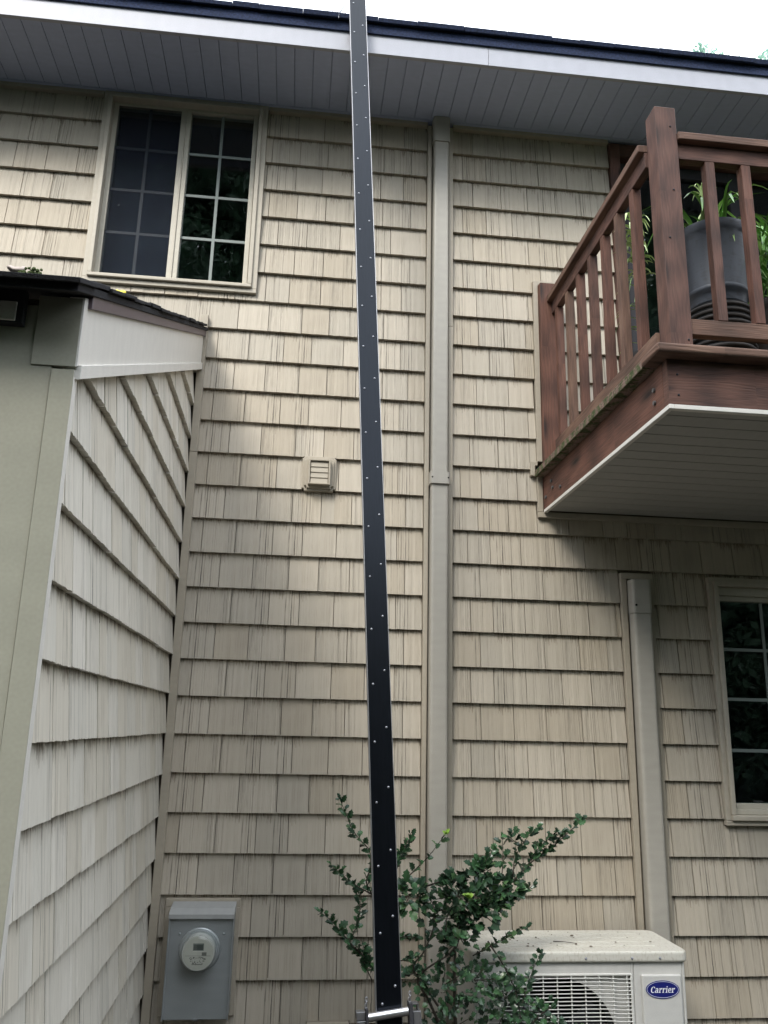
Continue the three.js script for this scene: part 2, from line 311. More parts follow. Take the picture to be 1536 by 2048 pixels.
{ // trims: corner channel, channels beside the downspouts, frieze, ledger trims, meter and vent surrounds
  const T = (name, ...a) => part(numbered(name), bx(...a), M.trim, house);
  T('corner_trim', -0.588, -0.55, -0.1, 2.955, -0.02, 0.03); T('corner_trim', -0.588, -0.55, 2.957, 3.74, -0.02, 0.0295);
  T('channel_trim', 0.645, 0.668, -0.1, SOF - 0.03, -0.02, 0.016); T('channel_trim', 0.773, 0.797, -0.1, 3.78, -0.02, 0.016); T('channel_trim', 0.773, 0.797, 3.782, SOF - 0.03, -0.02, 0.0155);
  part('channel_back', bx(0.668, 0.773, -0.1, SOF - 0.03, -0.02, -0.012, 0), M.trim, house);
  T('channel_trim', 1.703, 1.732, -0.1, 2.385, -0.02, 0.014); T('channel_trim', 1.85, 1.878, -0.1, 2.385, -0.02, 0.014); T('channel_trim', 1.703, 1.878, 2.386, 2.418, -0.02, 0.014);
  part('channel_back', bx(1.732, 1.85, -0.1, 2.386, -0.02, -0.012, 0), M.trim, house);
  T('frieze_trim', WX0, -1.245, SOF - 0.028, SOF - 0.002, -0.02, 0.012); T('frieze_trim', -0.3, 0.644, SOF - 0.028, SOF - 0.002, -0.02, 0.012); T('frieze_trim', 0.798, 1.762, SOF - 0.028, SOF - 0.002, -0.02, 0.012);
  T('ledger_trim', 1.267, 1.294, 3.014, 4.11, -0.02, 0.012); T('ledger_trim', 1.294, 1.385, 4.085, 4.11, -0.02, 0.012);
  T('ledger_trim', 1.228, 1.252, 2.932, 3.012, -0.02, 0.013); T('ledger_trim', 1.2525, 1.2665, 2.99, 3.012, -0.02, 0.0125); T('ledger_trim', 1.2525, 1.2935, 2.932, 2.95, -0.02, 0.0125);
  T('ledger_trim', 1.264, 1.292, 2.732, 2.93, -0.02, 0.013); T('ledger_trim', 1.264, 3.37, 2.70, 2.73, -0.02, 0.016);
  T('meter_trim', -0.523, -0.488, 0.34, 0.783, -0.02, 0.012); T('meter_trim', -0.222, -0.187, 0.34, 0.783, -0.02, 0.012); T('meter_trim', -0.523, -0.187, 0.784, 0.819, -0.02, 0.012);
  T('mounting_block', 0.137, 0.328, 0.03, 0.308, -0.02, 0.022, 0.004);
  part('ledger_board', bx(1.267, 3.36, 2.95, 2.99, -0.02, -0.004, 0), M.dark, house);
}
// windows
function windowParts(name, o, frame, sashList, screen) {
  const f = part(name, frame, M.trimPale, house);
  sashList.forEach(([x0, x1], i) => {
    const s = 0.026, y0 = o.y0, y1 = o.y1;
    part('sash', join([bx(x0 - s, x0, y0 - s, y1 + s, -0.075, -0.022, 0.002), bx(x1, x1 + s, y0 - s, y1 + s, -0.075, -0.022, 0.002), bx(x0, x1, y0 - s, y0, -0.075, -0.0225, 0.002), bx(x0, x1, y1, y1 + s, -0.075, -0.0225, 0.002)]), M.sash, f);
    part('pane', bx(x0, x1, y0, y1, -0.052, -0.048, 0), M.glass, f);
    for (let q = 1; q < 4; q++) part('muntin', bx(x0, x1, y0 + (y1 - y0) * q / 4 - 0.008, y0 + (y1 - y0) * q / 4 + 0.008, -0.047, -0.041, 0), screen === i ? M.muntinDim : M.muntin, f);
    part('muntin', bx((x0 + x1) / 2 - 0.008, (x0 + x1) / 2 + 0.008, y0, y1, -0.0465, -0.0405, 0), screen === i ? M.muntinDim : M.muntin, f);
    if (screen === i) part('insect_screen', bx(x0, x1, y0, y1, -0.030, -0.0292, 0), M.screen, f);
  });
  return f;
}
{
  const a = [bx(-1.24, -1.213, 3.922, 5.09, -0.02, 0.016), bx(-1.213, -1.19, 3.944, 5.09, -0.08, 0.030, 0.004), bx(-0.332, -0.304, 3.922, 5.09, -0.02, 0.016), bx(-0.356, -0.332, 3.944, 5.09, -0.08, 0.030, 0.004),
    bx(-1.24, -0.304, 3.894, 3.921, -0.02, 0.018, 0.004), bx(-1.213, -0.332, 3.9215, 3.943, -0.08, 0.034, 0.005), bx(-1.24, -0.304, 5.0905, 5.118, -0.02, 0.016), bx(-1.19, -0.356, 5.075, 5.09, -0.08, 0.03)];
  const f = windowParts('window', win1, join(a), [[-1.164, -0.806], [-0.748, -0.388]], 0);
  part('mullion', bx(-0.78, -0.774, 3.944, 5.075, -0.08, -0.015), M.sash, f);
  part('added_dark_sheet', bx(-1.17, -0.76, 4.0, 5.08, -0.139, -0.137, 0), M.paneDarkener, f);  // added dark sheet behind the glass that keeps the pane navy
  const b = [bx(2.187, 2.212, 1.184, 2.39, -0.02, 0.016), bx(2.212, 2.236, 1.21, 2.366, -0.08, 0.03, 0.004), bx(3.2, 3.225, 1.184, 2.39, -0.02, 0.016), bx(3.176, 3.2, 1.21, 2.366, -0.08, 0.03, 0.004),
    bx(2.187, 3.225, 1.159, 1.183, -0.02, 0.018, 0.004), bx(2.212, 3.2, 1.1835, 1.2095, -0.08, 0.036, 0.005), bx(2.187, 3.225, 2.3905, 2.414, -0.02, 0.016), bx(2.212, 3.2, 2.3665, 2.39, -0.08, 0.03)];
  const w2 = { ...win2 };
  const f2 = windowParts('window_001', w2, join(b), [[2.264, 2.745], [2.81, 3.14]], -1);
  part('head', bx(2.236, 3.176, 2.3225, 2.366, -0.08, -0.006, 0.003), M.sash, f2); part('sill', bx(2.236, 3.176, 1.2098, 1.236, -0.08, -0.004, 0.004), M.sash, f2);
}
{ // balcony door: brown frame, dark glass
  const f = part('door_frame', join([bx(1.767, 1.83, 2.99, 5.09, -0.1, 0.016), bx(1.83, 3.15, 5.005, 5.09, -0.1, 0.0155), bx(3.15, 3.21, 2.99, 5.09, -0.1, 0.016), bx(1.83, 3.15, 2.955, 2.985, -0.1, 0.01)]), M.redwood2, house);
  part('sliding_panel', join([bx(1.832, 1.9, 2.99, 5.0, -0.09, -0.04), bx(2.55, 2.63, 2.99, 5.0, -0.09, -0.04), bx(1.9, 2.55, 4.93, 5.0, -0.09, -0.0405), bx(1.9, 2.55, 2.99, 3.08, -0.09, -0.0405)]), M.dark, f);
  part('pane', bx(1.9, 2.55, 3.08, 4.93, -0.067, -0.062, 0), M.glass, f); part('pane', bx(2.63, 3.15, 2.99, 5.0, -0.08, -0.075, 0), M.glass, f);
}
{ // eave: soffit boards, fascia, drip edge, roof with shingle tabs along its edge
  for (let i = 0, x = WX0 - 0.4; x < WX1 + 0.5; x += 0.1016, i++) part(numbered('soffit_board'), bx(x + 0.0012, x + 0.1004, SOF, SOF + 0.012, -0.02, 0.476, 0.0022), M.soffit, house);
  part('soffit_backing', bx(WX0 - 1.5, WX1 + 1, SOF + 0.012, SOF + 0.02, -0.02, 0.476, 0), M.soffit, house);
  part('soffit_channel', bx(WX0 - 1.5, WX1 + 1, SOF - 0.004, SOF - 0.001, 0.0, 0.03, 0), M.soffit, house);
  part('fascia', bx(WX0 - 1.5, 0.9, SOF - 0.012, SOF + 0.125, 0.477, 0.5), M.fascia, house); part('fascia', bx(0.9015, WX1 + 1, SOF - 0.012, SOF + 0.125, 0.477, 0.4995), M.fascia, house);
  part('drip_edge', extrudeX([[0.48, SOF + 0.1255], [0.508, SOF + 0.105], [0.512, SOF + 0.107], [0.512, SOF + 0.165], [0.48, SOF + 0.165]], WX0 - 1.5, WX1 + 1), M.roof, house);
  const sl = 0.42, yr = SOF + 0.166;
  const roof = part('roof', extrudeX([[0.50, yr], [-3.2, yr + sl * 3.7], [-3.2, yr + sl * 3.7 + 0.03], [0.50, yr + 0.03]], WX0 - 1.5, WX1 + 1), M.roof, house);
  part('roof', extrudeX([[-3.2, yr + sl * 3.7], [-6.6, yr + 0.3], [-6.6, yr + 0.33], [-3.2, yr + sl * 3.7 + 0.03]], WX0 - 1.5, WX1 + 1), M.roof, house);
  part('gable_infill', join([WX0 - 1.55, WX1 + 1].map((x) => extrudeX([[0.3, SOF + 0.02], [-6, SOF + 0.02], [-3.2, yr + sl * 3.7]], x, x + 0.05))), M.backing, house);
  const r = rng(77);
  for (let row = 0; row < 3; row++) for (let x = WX0 - 0.2 - row * 0.11; x < WX1 + 0.3;) {
    const w = 0.14 + r() * 0.19, t = 0.009 + r() * 0.004, z = 0.536 - row * 0.14 + (r() - 0.5) * 0.010, lift = row * 0.0125 + 0.032 + (r() - 0.5) * 0.006;
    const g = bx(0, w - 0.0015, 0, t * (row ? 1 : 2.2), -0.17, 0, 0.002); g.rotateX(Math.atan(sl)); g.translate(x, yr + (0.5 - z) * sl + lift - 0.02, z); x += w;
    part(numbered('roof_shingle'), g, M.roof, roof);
  }
}

// ------------------------------------------------------------------ downspouts, vent
function spoutProfile(w, d, rr) {
  const s = new THREE.Shape(); const x = w / 2, c = rr;
  s.moveTo(-x + c, 0); s.lineTo(x - c, 0); s.quadraticCurveTo(x, 0, x, c); s.lineTo(x, d - c);
  s.quadraticCurveTo(x, d, x - c, d); s.lineTo(-x + c, d); s.quadraticCurveTo(-x, d, -x, d - c); s.lineTo(-x, c); s.quadraticCurveTo(-x, 0, -x + c, 0); return s;
}
function spoutTube(w, d, rr, y0, y1) { const g = new THREE.ExtrudeGeometry(spoutProfile(w, d, rr), { depth: y1 - y0, bevelEnabled: false, curveSegments: 5 }); g.rotateX(-Math.PI / 2); g.scale(1, 1, -1); const p = g.attributes.position; g.translate(0, y0, 0);
  const ix = g.index; if (!ix) { for (let i = 0; i < p.count; i += 3) for (const a of Object.values(g.attributes)) { const n = a.itemSize; for (let k = 0; k < n; k++) { const t = a.array[(i + 1) * n + k]; a.array[(i + 1) * n + k] = a.array[(i + 2) * n + k]; a.array[(i + 2) * n + k] = t; } } }
  g.computeVertexNormals(); return metreUV(g); }
{
  const d = thing('downspout', 'tall tan downspout running from the eave down the middle of the wall', 'downspout', [0.7205, 0, 0]);
  const a = (n, g, m) => { g.translate(0, 0, -0.008); return part(n, g, m, d); };
  a('pipe', spoutTube(0.092, 0.072, 0.017, -0.1, 2.85), M.spout); a('pipe', spoutTube(0.088, 0.070, 0.016, 2.84, 4.96), M.spout); a('elbow', spoutTube(0.1, 0.078, 0.018, 4.95, 5.118), M.spout);
  a('coupling', spoutTube(0.106, 0.083, 0.02, 2.842, 2.908), M.spout); a('coupling', spoutTube(0.106, 0.083, 0.02, 0.70, 0.765), M.spout);
  for (const s of [-0.042, 0.043]) { const g = new THREE.CylinderGeometry(0.0045, 0.0045, 0.006, 10); g.rotateX(Math.PI / 2); g.translate(s, 2.875, 0.072); part('screw', g, M.hole, d); }
  const e = thing('downspout', 'shorter grey downspout below the balcony, beside the lower window', 'downspout', [1.791, 0, 0]);
  const b = (n, g, m) => { g.translate(0, 0, -0.008); return part(n, g, m, e); };
  b('pipe', spoutTube(0.1, 0.075, 0.02, -0.1, 2.21), M.spout); b('coupling', spoutTube(0.108, 0.081, 0.022, 2.2, 2.375), M.spout);
  const g = new THREE.CylinderGeometry(0.006, 0.006, 0.006, 10); g.rotateX(Math.PI / 2); g.translate(-0.036, 2.24, 0.0725); part('screw_hole', g, M.hole, e);
}
{ // louvred vent
  const v = thing('wall_vent', 'small tan louvred dryer vent with clipped corners on the shingle wall', 'vent', [0.086, 2.879, 0]);
  const oct = (w, h, c) => { const s = new THREE.Shape(); s.moveTo(-w + c, -h); s.lineTo(w - c, -h); s.quadraticCurveTo(w - c, -h + c, w, -h + c); s.lineTo(w, h - c); s.lineTo(w - c, h); s.lineTo(-w + c, h); s.lineTo(-w, h - c); s.lineTo(-w, -h + c); s.quadraticCurveTo(-w + c, -h + c, -w + c, -h); return s; };
  const fl = oct(0.086, 0.092, 0.014); const g = new THREE.ExtrudeGeometry(fl, { depth: 0.022, bevelEnabled: true, bevelSize: 0.004, bevelThickness: 0.004, bevelSegments: 2 }); g.translate(0, 0, -0.02); part('flange', metreUV(g), M.trim, v);
  const fl2 = oct(0.074, 0.08, 0.013); const g2 = new THREE.ExtrudeGeometry(fl2, { depth: 0.01, bevelEnabled: true, bevelSize: 0.003, bevelThickness: 0.003, bevelSegments: 2 }); g2.translate(0, 0, 0.006); part('raised_rim', metreUV(g2), M.trim, v);
  part('frame', join([bx(-0.058, -0.048, -0.068, 0.068, 0.01, 0.045), bx(0.048, 0.058, -0.068, 0.068, 0.01, 0.045), bx(-0.048, 0.048, 0.06, 0.068, 0.01, 0.0455), bx(-0.048, 0.048, -0.068, -0.06, 0.01, 0.0455)]), M.trim, v);
  part('cavity', bx(-0.048, 0.048, -0.06, 0.06, 0.012, 0.0215, 0), M.dark, v);
  for (let i = 0; i < 4; i++) { const l = bx(-0.0465, 0.0465, -0.0185, 0.0128, -0.003, 0.003, 0.0025); l.rotateX(-0.16); l.translate(0, 0.045 - i * 0.0295, 0.033); part(numbered('louvre'), l, M.trim, v); }
}

// ------------------------------------------------------------------ electric meter
{
  const m = thing('electric_meter', 'grey steel electric meter box with round glass meter in the wall corner', 'meter', [-0.347, 0.36, 0]);
  part('box', bx(-0.14, 0.14, 0, 0.405, -0.02, 0.13, 0.004), M.meterBox, m);
  part('rim', bx(0.136, 0.1415, 0, 0.4, 0.128, 0.138, 0.001), M.meterBox, m); part('rim', bx(-0.1415, -0.136, 0, 0.4, 0.128, 0.138, 0.001), M.meterBox, m);
  const lid = new THREE.ExtrudeGeometry(new THREE.Shape([[-0.02, 0.452], [0.1, 0.436], [0.146, 0.42], [0.146, 0.402], [-0.02, 0.402]].map(([z, y]) => new THREE.Vector2(-z, y))), { depth: 0.284, bevelEnabled: false }); lid.rotateY(Math.PI / 2); lid.translate(-0.142, 0, 0); part('top_lid', metreUV(lid), M.meterLid, m);
  const ring = new THREE.TorusGeometry(0.082, 0.0075, 10, 40); ring.translate(0, 0.277, 0.134); part('sealing_ring', ring, M.ring, m);
  const base = new THREE.CylinderGeometry(0.079, 0.083, 0.02, 40); base.rotateX(Math.PI / 2); base.translate(0, 0.277, 0.138); part('socket', base, M.ring, m);
  const body = new THREE.CylinderGeometry(0.069, 0.071, 0.045, 40); body.rotateX(Math.PI / 2); body.translate(0, 0.277, 0.17); part('meter_body', body, mat(lin(0.5, 0.5, 0.47), 0.5), m);
  const cv = document.createElement('canvas'); cv.width = cv.height = 256; const c = cv.getContext('2d');
  c.fillStyle = '#b9b8ae'; c.fillRect(0, 0, 256, 256); c.fillStyle = '#8b8c86'; c.fillRect(20, 148, 216, 4); c.fillStyle = '#6f746f'; c.fillRect(82, 52, 92, 58); c.fillStyle = '#474d49'; c.fillRect(88, 62, 80, 42); c.fillStyle = '#d6d5cc'; c.fillRect(84, 110, 88, 5);
  c.fillStyle = '#6b6b66'; c.fillRect(160, 122, 40, 26); const rr = rng(5); c.fillStyle = '#4c4d4a'; for (let i = 0; i < 34; i++) c.fillRect(52 + rr() * 140, 158 + rr() * 50, 4 + rr() * 12, 3 + rr() * 4); for (let i = 0; i < 22; i++) c.fillRect(80 + i * 4.2, 212, 2.4, 9);
  const t = new THREE.CanvasTexture(cv); t.colorSpace = THREE.SRGBColorSpace; const face = new THREE.CircleGeometry(0.064, 40); face.translate(0, 0.277, 0.1935); part('dial_face', face, mat(lin(0.9, 0.9, 0.9), 0.5, { map: t }), m);
  const dome = new THREE.LatheGeometry([[0.0725, 0], [0.0725, 0.05], [0.069, 0.06], [0.05, 0.066], [0.0001, 0.068]].map((p) => new THREE.Vector2(...p)), 40); dome.rotateX(Math.PI / 2); dome.translate(0, 0.277, 0.145); part('glass_cover', dome, new THREE.MeshPhysicalMaterial({ color: lin(0.93, 0.95, 0.94), transmission: 1, thickness: 0, roughness: 0.02, ior: 1.5, side: THREE.DoubleSide }), m);
  for (const s of [-0.09, 0.1]) { const g = new THREE.SphereGeometry(0.0045, 8, 6); g.translate(s, 0.34, 0.131); part('screw', g, M.ring, m); }
  const kn = new THREE.SphereGeometry(0.02, 14, 8); kn.scale(1, 0.55, 0.6); kn.translate(0, 0.004, 0.12); part('hasp', kn, M.meterBox, m);
}

// ------------------------------------------------------------------ annex (lean-to on the left)
{
  const A = thing('lean_to_extension', 'pale shingled lean-to extension with white rake board and black shed roof', 'extension', [-0.585, 0, 0]);
  A.rotation.y = 0.005;
  const F = 2.245, sl = 0.46, top = (s) => 3.655 - sl * s, bot = (s) => 3.432 - sl * s;
  const slopeBox = (s0, s1, f0, f1, x0, x1) => { // prism along the rake between two height lines
    const s = new THREE.Shape([[s0, f0(s0)], [s1, f0(s1)], [s1, f1(s1)], [s0, f1(s0)]].map((p) => new THREE.Vector2(-p[0], p[1])));
    const g = new THREE.ExtrudeGeometry(s, { depth: x1 - x0, bevelEnabled: true, bevelSize: 0.0015, bevelThickness: 0.0015, bevelSegments: 1 }); g.rotateY(Math.PI / 2); g.translate(x0, 0, 0); return metreUV(g);
  };
  part('wall', slopeBox(0.0, F - 0.02, () => -0.1, (s) => top(s) - 0.02, -0.14, -0.027), M.backing, A);
  const R = [[1.918, [2.157, 1.98, 1.81, 1.644, 1.562, 1.36, 1.19, 1.016, 0.836, 0.654, 0.47, 0.278]], [1.7325, [2.065, 1.906, 1.74, 1.571, 1.475, 1.3, 1.12, 0.95, 0.795, 0.616, 0.42, 0.204]], [1.547, [2.007, 1.854, 1.66, 1.5, 1.35, 1.193, 1.03, 0.85, 0.72, 0.597, 0.4, 0.2]], [1.3605, [1.927, 1.754, 1.586, 1.424, 1.22, 1.06, 0.946, 0.78, 0.6, 0.385, 0.234]],
    [1.175, [2.153, 2.015, 1.86, 1.7, 1.529, 1.36, 1.18, 1.02, 0.85, 0.68, 0.5, 0.3]], [0.99, [2.037, 1.931, 1.742, 1.62, 1.456, 1.269, 1.069, 0.9, 0.75, 0.605, 0.518, 0.3]], [0.805, [1.906, 1.748, 1.592, 1.467, 1.3, 1.12, 0.946, 0.712, 0.574, 0.36, 0.143]]];
  const e = 0.1855, q = rng(404);
  const rnd = () => { const o = []; let s = F - 0.06 - q() * 0.1; while (s > 0.1) { o.push(s); s -= 0.1 + q() * 0.1; } return o; };
  for (let i = 1; i < 9; i++) R.push([1.918 + i * e, rnd()]);
  for (let i = 1; i < 6; i++) R.push([0.805 - i * e, rnd()]);
  for (const [yb, js] of R) {
    const all = [F - 0.012, ...js, 0.006];
    for (let i = 0; i + 1 < all.length; i++) {
      const gap = q() < 0.3 ? 0.0035 : 0.0012, a = all[i] - (i ? gap * q() : 0), b = all[i + 1] + (q() < 0.3 ? 0.008 : gap);
      if (yb > bot(a) + 0.01 && yb > bot(b) - 0.005) continue;
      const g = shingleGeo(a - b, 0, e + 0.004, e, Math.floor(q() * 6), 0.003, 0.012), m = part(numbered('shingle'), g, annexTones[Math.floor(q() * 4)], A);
      m.rotation.y = Math.PI / 2; m.position.set(0, yb + (q() - 0.5) * 0.004, a);
    }
  }
  part('corner_board', bx(-0.012, 0.012, -0.1, bot(F) + 0.004, F - 0.026, F + 0.004, 0.002), M.white, A); part('corner_board', bx(-0.042, 0.0118, -0.1, bot(F) + 0.02, F + 0.0042, F + 0.0075, 0.001), M.coil, A);
  part('front_panel', bx(-1.6, -0.0435, -0.1, 2.585, F - 0.02, F + 0.003, 0.001), M.coil, A);
  part('corner_return', bx(-0.092, 0.012, bot(F) + 0.028, top(F) - 0.012, F - 0.015, F + 0.0075, 0.001), M.coil, A);
  part('rake_board', slopeBox(0.004, F + 0.006, (s) => bot(s) + 0.034, (s) => top(s) - 0.008, -0.02, 0.016), M.white, A);
  part('rake_trim', slopeBox(0.004, F - 0.004, bot, (s) => bot(s) + 0.034, -0.018, 0.024), M.white, A);
  part('rake_flashing', slopeBox(0.03, F - 0.02, (s) => top(s) - 0.03 + 0.003 * Math.sin(s * 5), (s) => top(s) + 0.004, 0.018, 0.027), M.rose, A);
  const roof = part('roof', slopeBox(0.0, F + 0.14, (s) => top(s) + 0.002, (s) => top(s) + 0.02, -1.6, 0.034), M.annexRoof, A);
  const r = rng(31);
  for (let row = 0; row < 16; row++) {
    const s1 = F + 0.16 - row * 0.142; let x = 0.042 + (r() - 0.5) * 0.014;
    for (let c = 0; c < 6; c++) {
      const w = 0.2 + r() * 0.14, g = bx(-w + 0.004, 0, 0, 0.008 + r() * 0.006, -0.17, 0, 0.002);
      const p = g.attributes.position; for (let k = 0; k < p.count; k++) p.setY(k, p.getY(k) + noise.noise(p.getX(k) * 40, p.getZ(k) * 40, row * 3) * 0.004);
      g.rotateX(Math.atan(sl)); g.translate(x, top(s1) + 0.021 + r() * 0.006, s1); part(numbered('roof_shingle'), g, M.annexRoof, roof); x -= w;
    }
  }
  part('eave_fascia', bx(-1.6, -0.118, top(F) - 0.10, top(F) - 0.01, F + 0.004, F + 0.03, 0.002), M.dark, A);
}
{ // gutter, its own thing under the eave of the lean-to
  const g = thing('gutter', 'black gutter end hanging under the eave at the left edge', 'gutter', [-1.395, 2.53, 2.285]);
  const outer = [[0, 0.11], [0, 0.0], [0.055, 0.0], [0.075, 0.012], [0.088, 0.05], [0.112, 0.075], [0.118, 0.11]];
  const shell = [...outer, [0.115, 0.11], [0.108, 0.078], [0.085, 0.052], [0.073, 0.015], [0.054, 0.003], [0.003, 0.003], [0.003, 0.11]];
  part('trough', extrudeX(shell, 0, 0.618), M.gutter, g); part('end_cap', extrudeX(outer, 0.6185, 0.6205), M.gutter, g);
  part('end_cap_lip', extrudeX([[0.118, 0.11], [0.112, 0.075], [0.088, 0.05], [0.075, 0.012], [0.055, 0], [0, 0], [0, -0.005], [0.056, -0.005], [0.08, 0.008], [0.094, 0.047], [0.118, 0.071], [0.124, 0.11]], 0.612, 0.626), M.ring, g);
  part('bracket_block', bx(0.648, 0.688, -0.004, 0.046, -0.03, -0.004, 0.002), M.white, g);
}

// ------------------------------------------------------------------ balcony
{
  const B = thing('balcony', 'red-brown wooden balcony with balusters and vinyl underside on the upper wall', 'balcony', [1.295, 2.735, 0]);
  const P = (n, x0, x1, y0, y1, z0, z1, m = M.redwood, r = 0.0035) => part(numbered(n), bx(x0 - 1.295, x1 - 1.295, y0 - 2.735, y1 - 2.735, z0, z1, r), m, B);
  const XR = 3.35;
  P('rim_joist', 1.295, 1.333, 2.742, 2.919, 0.0, 1.491, M.redwood); P('rim_joist', 1.295, XR, 2.742, 2.919, 1.4915, 1.53, M.redwood2);
  for (let i = 0, z = 0.02; i < 11; i++, z += 0.1415) { const front = i === 10; P('deck_board', front ? 1.238 : 1.246, XR, 2.9205, front ? 2.9585 : 2.9565, z, z + (front ? 0.152 : 0.136), front ? M.greywood : M.mossy, front ? 0.012 : 0.004); }
  for (let z = 0.2; z < 1.45; z += 0.4) P('floor_joist', 1.334, XR, 2.78, 2.919, z, z + 0.038, M.redwood2, 0);
  P('corner_post', 1.372, 1.463, 2.9605, 4.115, 1.33, 1.421, M.redwood2, 0.005); P('wall_post', 1.296, 1.384, 3.0, 4.083, -0.018, 0.045, M.redwood, 0.004);
  P('bottom_rail', 1.358, 1.396, 3.055, 3.13, 0.046, 1.329, M.greywood); P('bottom_rail', 1.464, XR, 3.095, 3.162, 1.362, 1.4, M.greywood);
  P('top_rail', 1.36, 1.398, 3.885, 3.958, 0.046, 1.329, M.redwood2); P('top_rail', 1.464, XR, 3.885, 3.958, 1.362, 1.4, M.redwood2);
  P('cap_rail', 1.333, 1.425, 3.959, 3.995, 0.046, 1.329, M.greywood, 0.005); P('cap_rail', 1.464, XR, 3.959, 3.995, 1.338, 1.43, M.greywood, 0.005);
  const mt = [M.redwood, M.redwood2, M.redwood, M.greywood];
  for (let i = 0; i < 7; i++) P('baluster', 1.36, 1.399, 3.131, 3.884, 0.1 + i * 0.175, 0.14 + i * 0.175, mt[(i * 3) % 4], 0.003);
  for (let i = 0; i < 11; i++) P('baluster', 1.585 + i * 0.156, 1.625 + i * 0.156, 3.163, 3.884, 1.361, 1.401, mt[(i * 2 + 1) % 3], 0.003);
  for (let i = 0, z = 0.022; z < 1.5; z += 0.1016, i++) P('underside_board', 1.312, XR, 2.735, 2.7415, z + 0.002, Math.min(1.51, z + 0.0988), M.deckSoffit, 0.0025);
  P('edge_trim', 1.292, 1.311, 2.724, 2.7415, 0.02, 1.536, M.white, 0.002); P('edge_trim', 1.3115, XR, 2.724, 2.7412, 1.512, 1.536, M.white, 0.002);
  const nail = new THREE.SphereGeometry(0.0045, 8, 6), bolt = new THREE.CylinderGeometry(0.009, 0.009, 0.012, 6); bolt.rotateZ(Math.PI / 2);
  for (const [x, y, z] of [[1.435, 4.02, 1.421], [1.41, 3.02, 1.421], [1.445, 3.06, 1.421], [1.40, 3.5, 1.421], [1.43, 3.72, 1.421], [1.333, 2.86, 1.531], [1.333, 2.78, 1.531]]) { const m = part('nail', nail, M.dark, B); m.position.set(x - 1.295, y - 2.735, z); }
  for (const [y, z] of [[2.84, 1.42], [2.79, 1.42], [2.86, 0.16], [2.82, 0.18], [2.79, 0.3], [2.80, 0.06]]) { const m = part('bolt', bolt, M.bracket, B); m.position.set(-0.002, y - 2.735, z); }
}

// ------------------------------------------------------------------ plants on the balcony
function blade(pts, w, seg = 10) { // arching strap leaf, folded along its rib
  const c = new THREE.CatmullRomCurve3(pts), P = [], q = V(0, 0, 0), t = V(0, 0, 0), s = V(0, 0, 0), up = V(0, 1, 0), row = [];
  for (let i = 0; i <= seg; i++) {
    const u = i / seg; c.getPointAt(u, q); c.getTangentAt(u, t); s.crossVectors(t, up); if (s.lengthSq() < 1e-4) s.set(1, 0, 0); s.normalize();
    const k = w * Math.min(1, 0.45 + 2.2 * u) * Math.pow(Math.max(0, 1 - u), 0.55) / 2 + 0.0004, n = V(0, 0, 0).crossVectors(s, t).normalize();
    row.push([q.clone().addScaledVector(s, -k).addScaledVector(n, k * 0.5), q.clone(), q.clone().addScaledVector(s, k).addScaledVector(n, k * 0.5)]);
  }
  for (let i = 0; i < seg; i++) for (let j = 0; j < 2; j++) { const a = row[i][j], b = row[i][j + 1], d = row[i + 1][j], e = row[i + 1][j + 1]; for (const v of [a, b, e, a, e, d]) P.push(v.x, v.y, v.z); }
  const g = new THREE.BufferGeometry(); g.setAttribute('position', new THREE.Float32BufferAttribute(P, 3)); g.setAttribute('uv', new THREE.Float32BufferAttribute(new Float32Array(P.length / 3 * 2), 2)); g.computeVertexNormals(); return g;
}
function arch(o, az, len, rise, droop, out = 1) { const d = V(Math.cos(az), 0, Math.sin(az)); return [o.clone(), o.clone().addScaledVector(d, len * 0.3 * out).add(V(0, rise * 0.75, 0)), o.clone().addScaledVector(d, len * 0.65 * out).add(V(0, rise, 0)), o.clone().addScaledVector(d, len * out).add(V(0, rise - droop, 0))]; }
const greens = [leafMat(0.11, 0.26, 0.05, 0.4), leafMat(0.17, 0.36, 0.08, 0.4), leafMat(0.30, 0.46, 0.14, 0.4), leafMat(0.45, 0.56, 0.26, 0.45)];
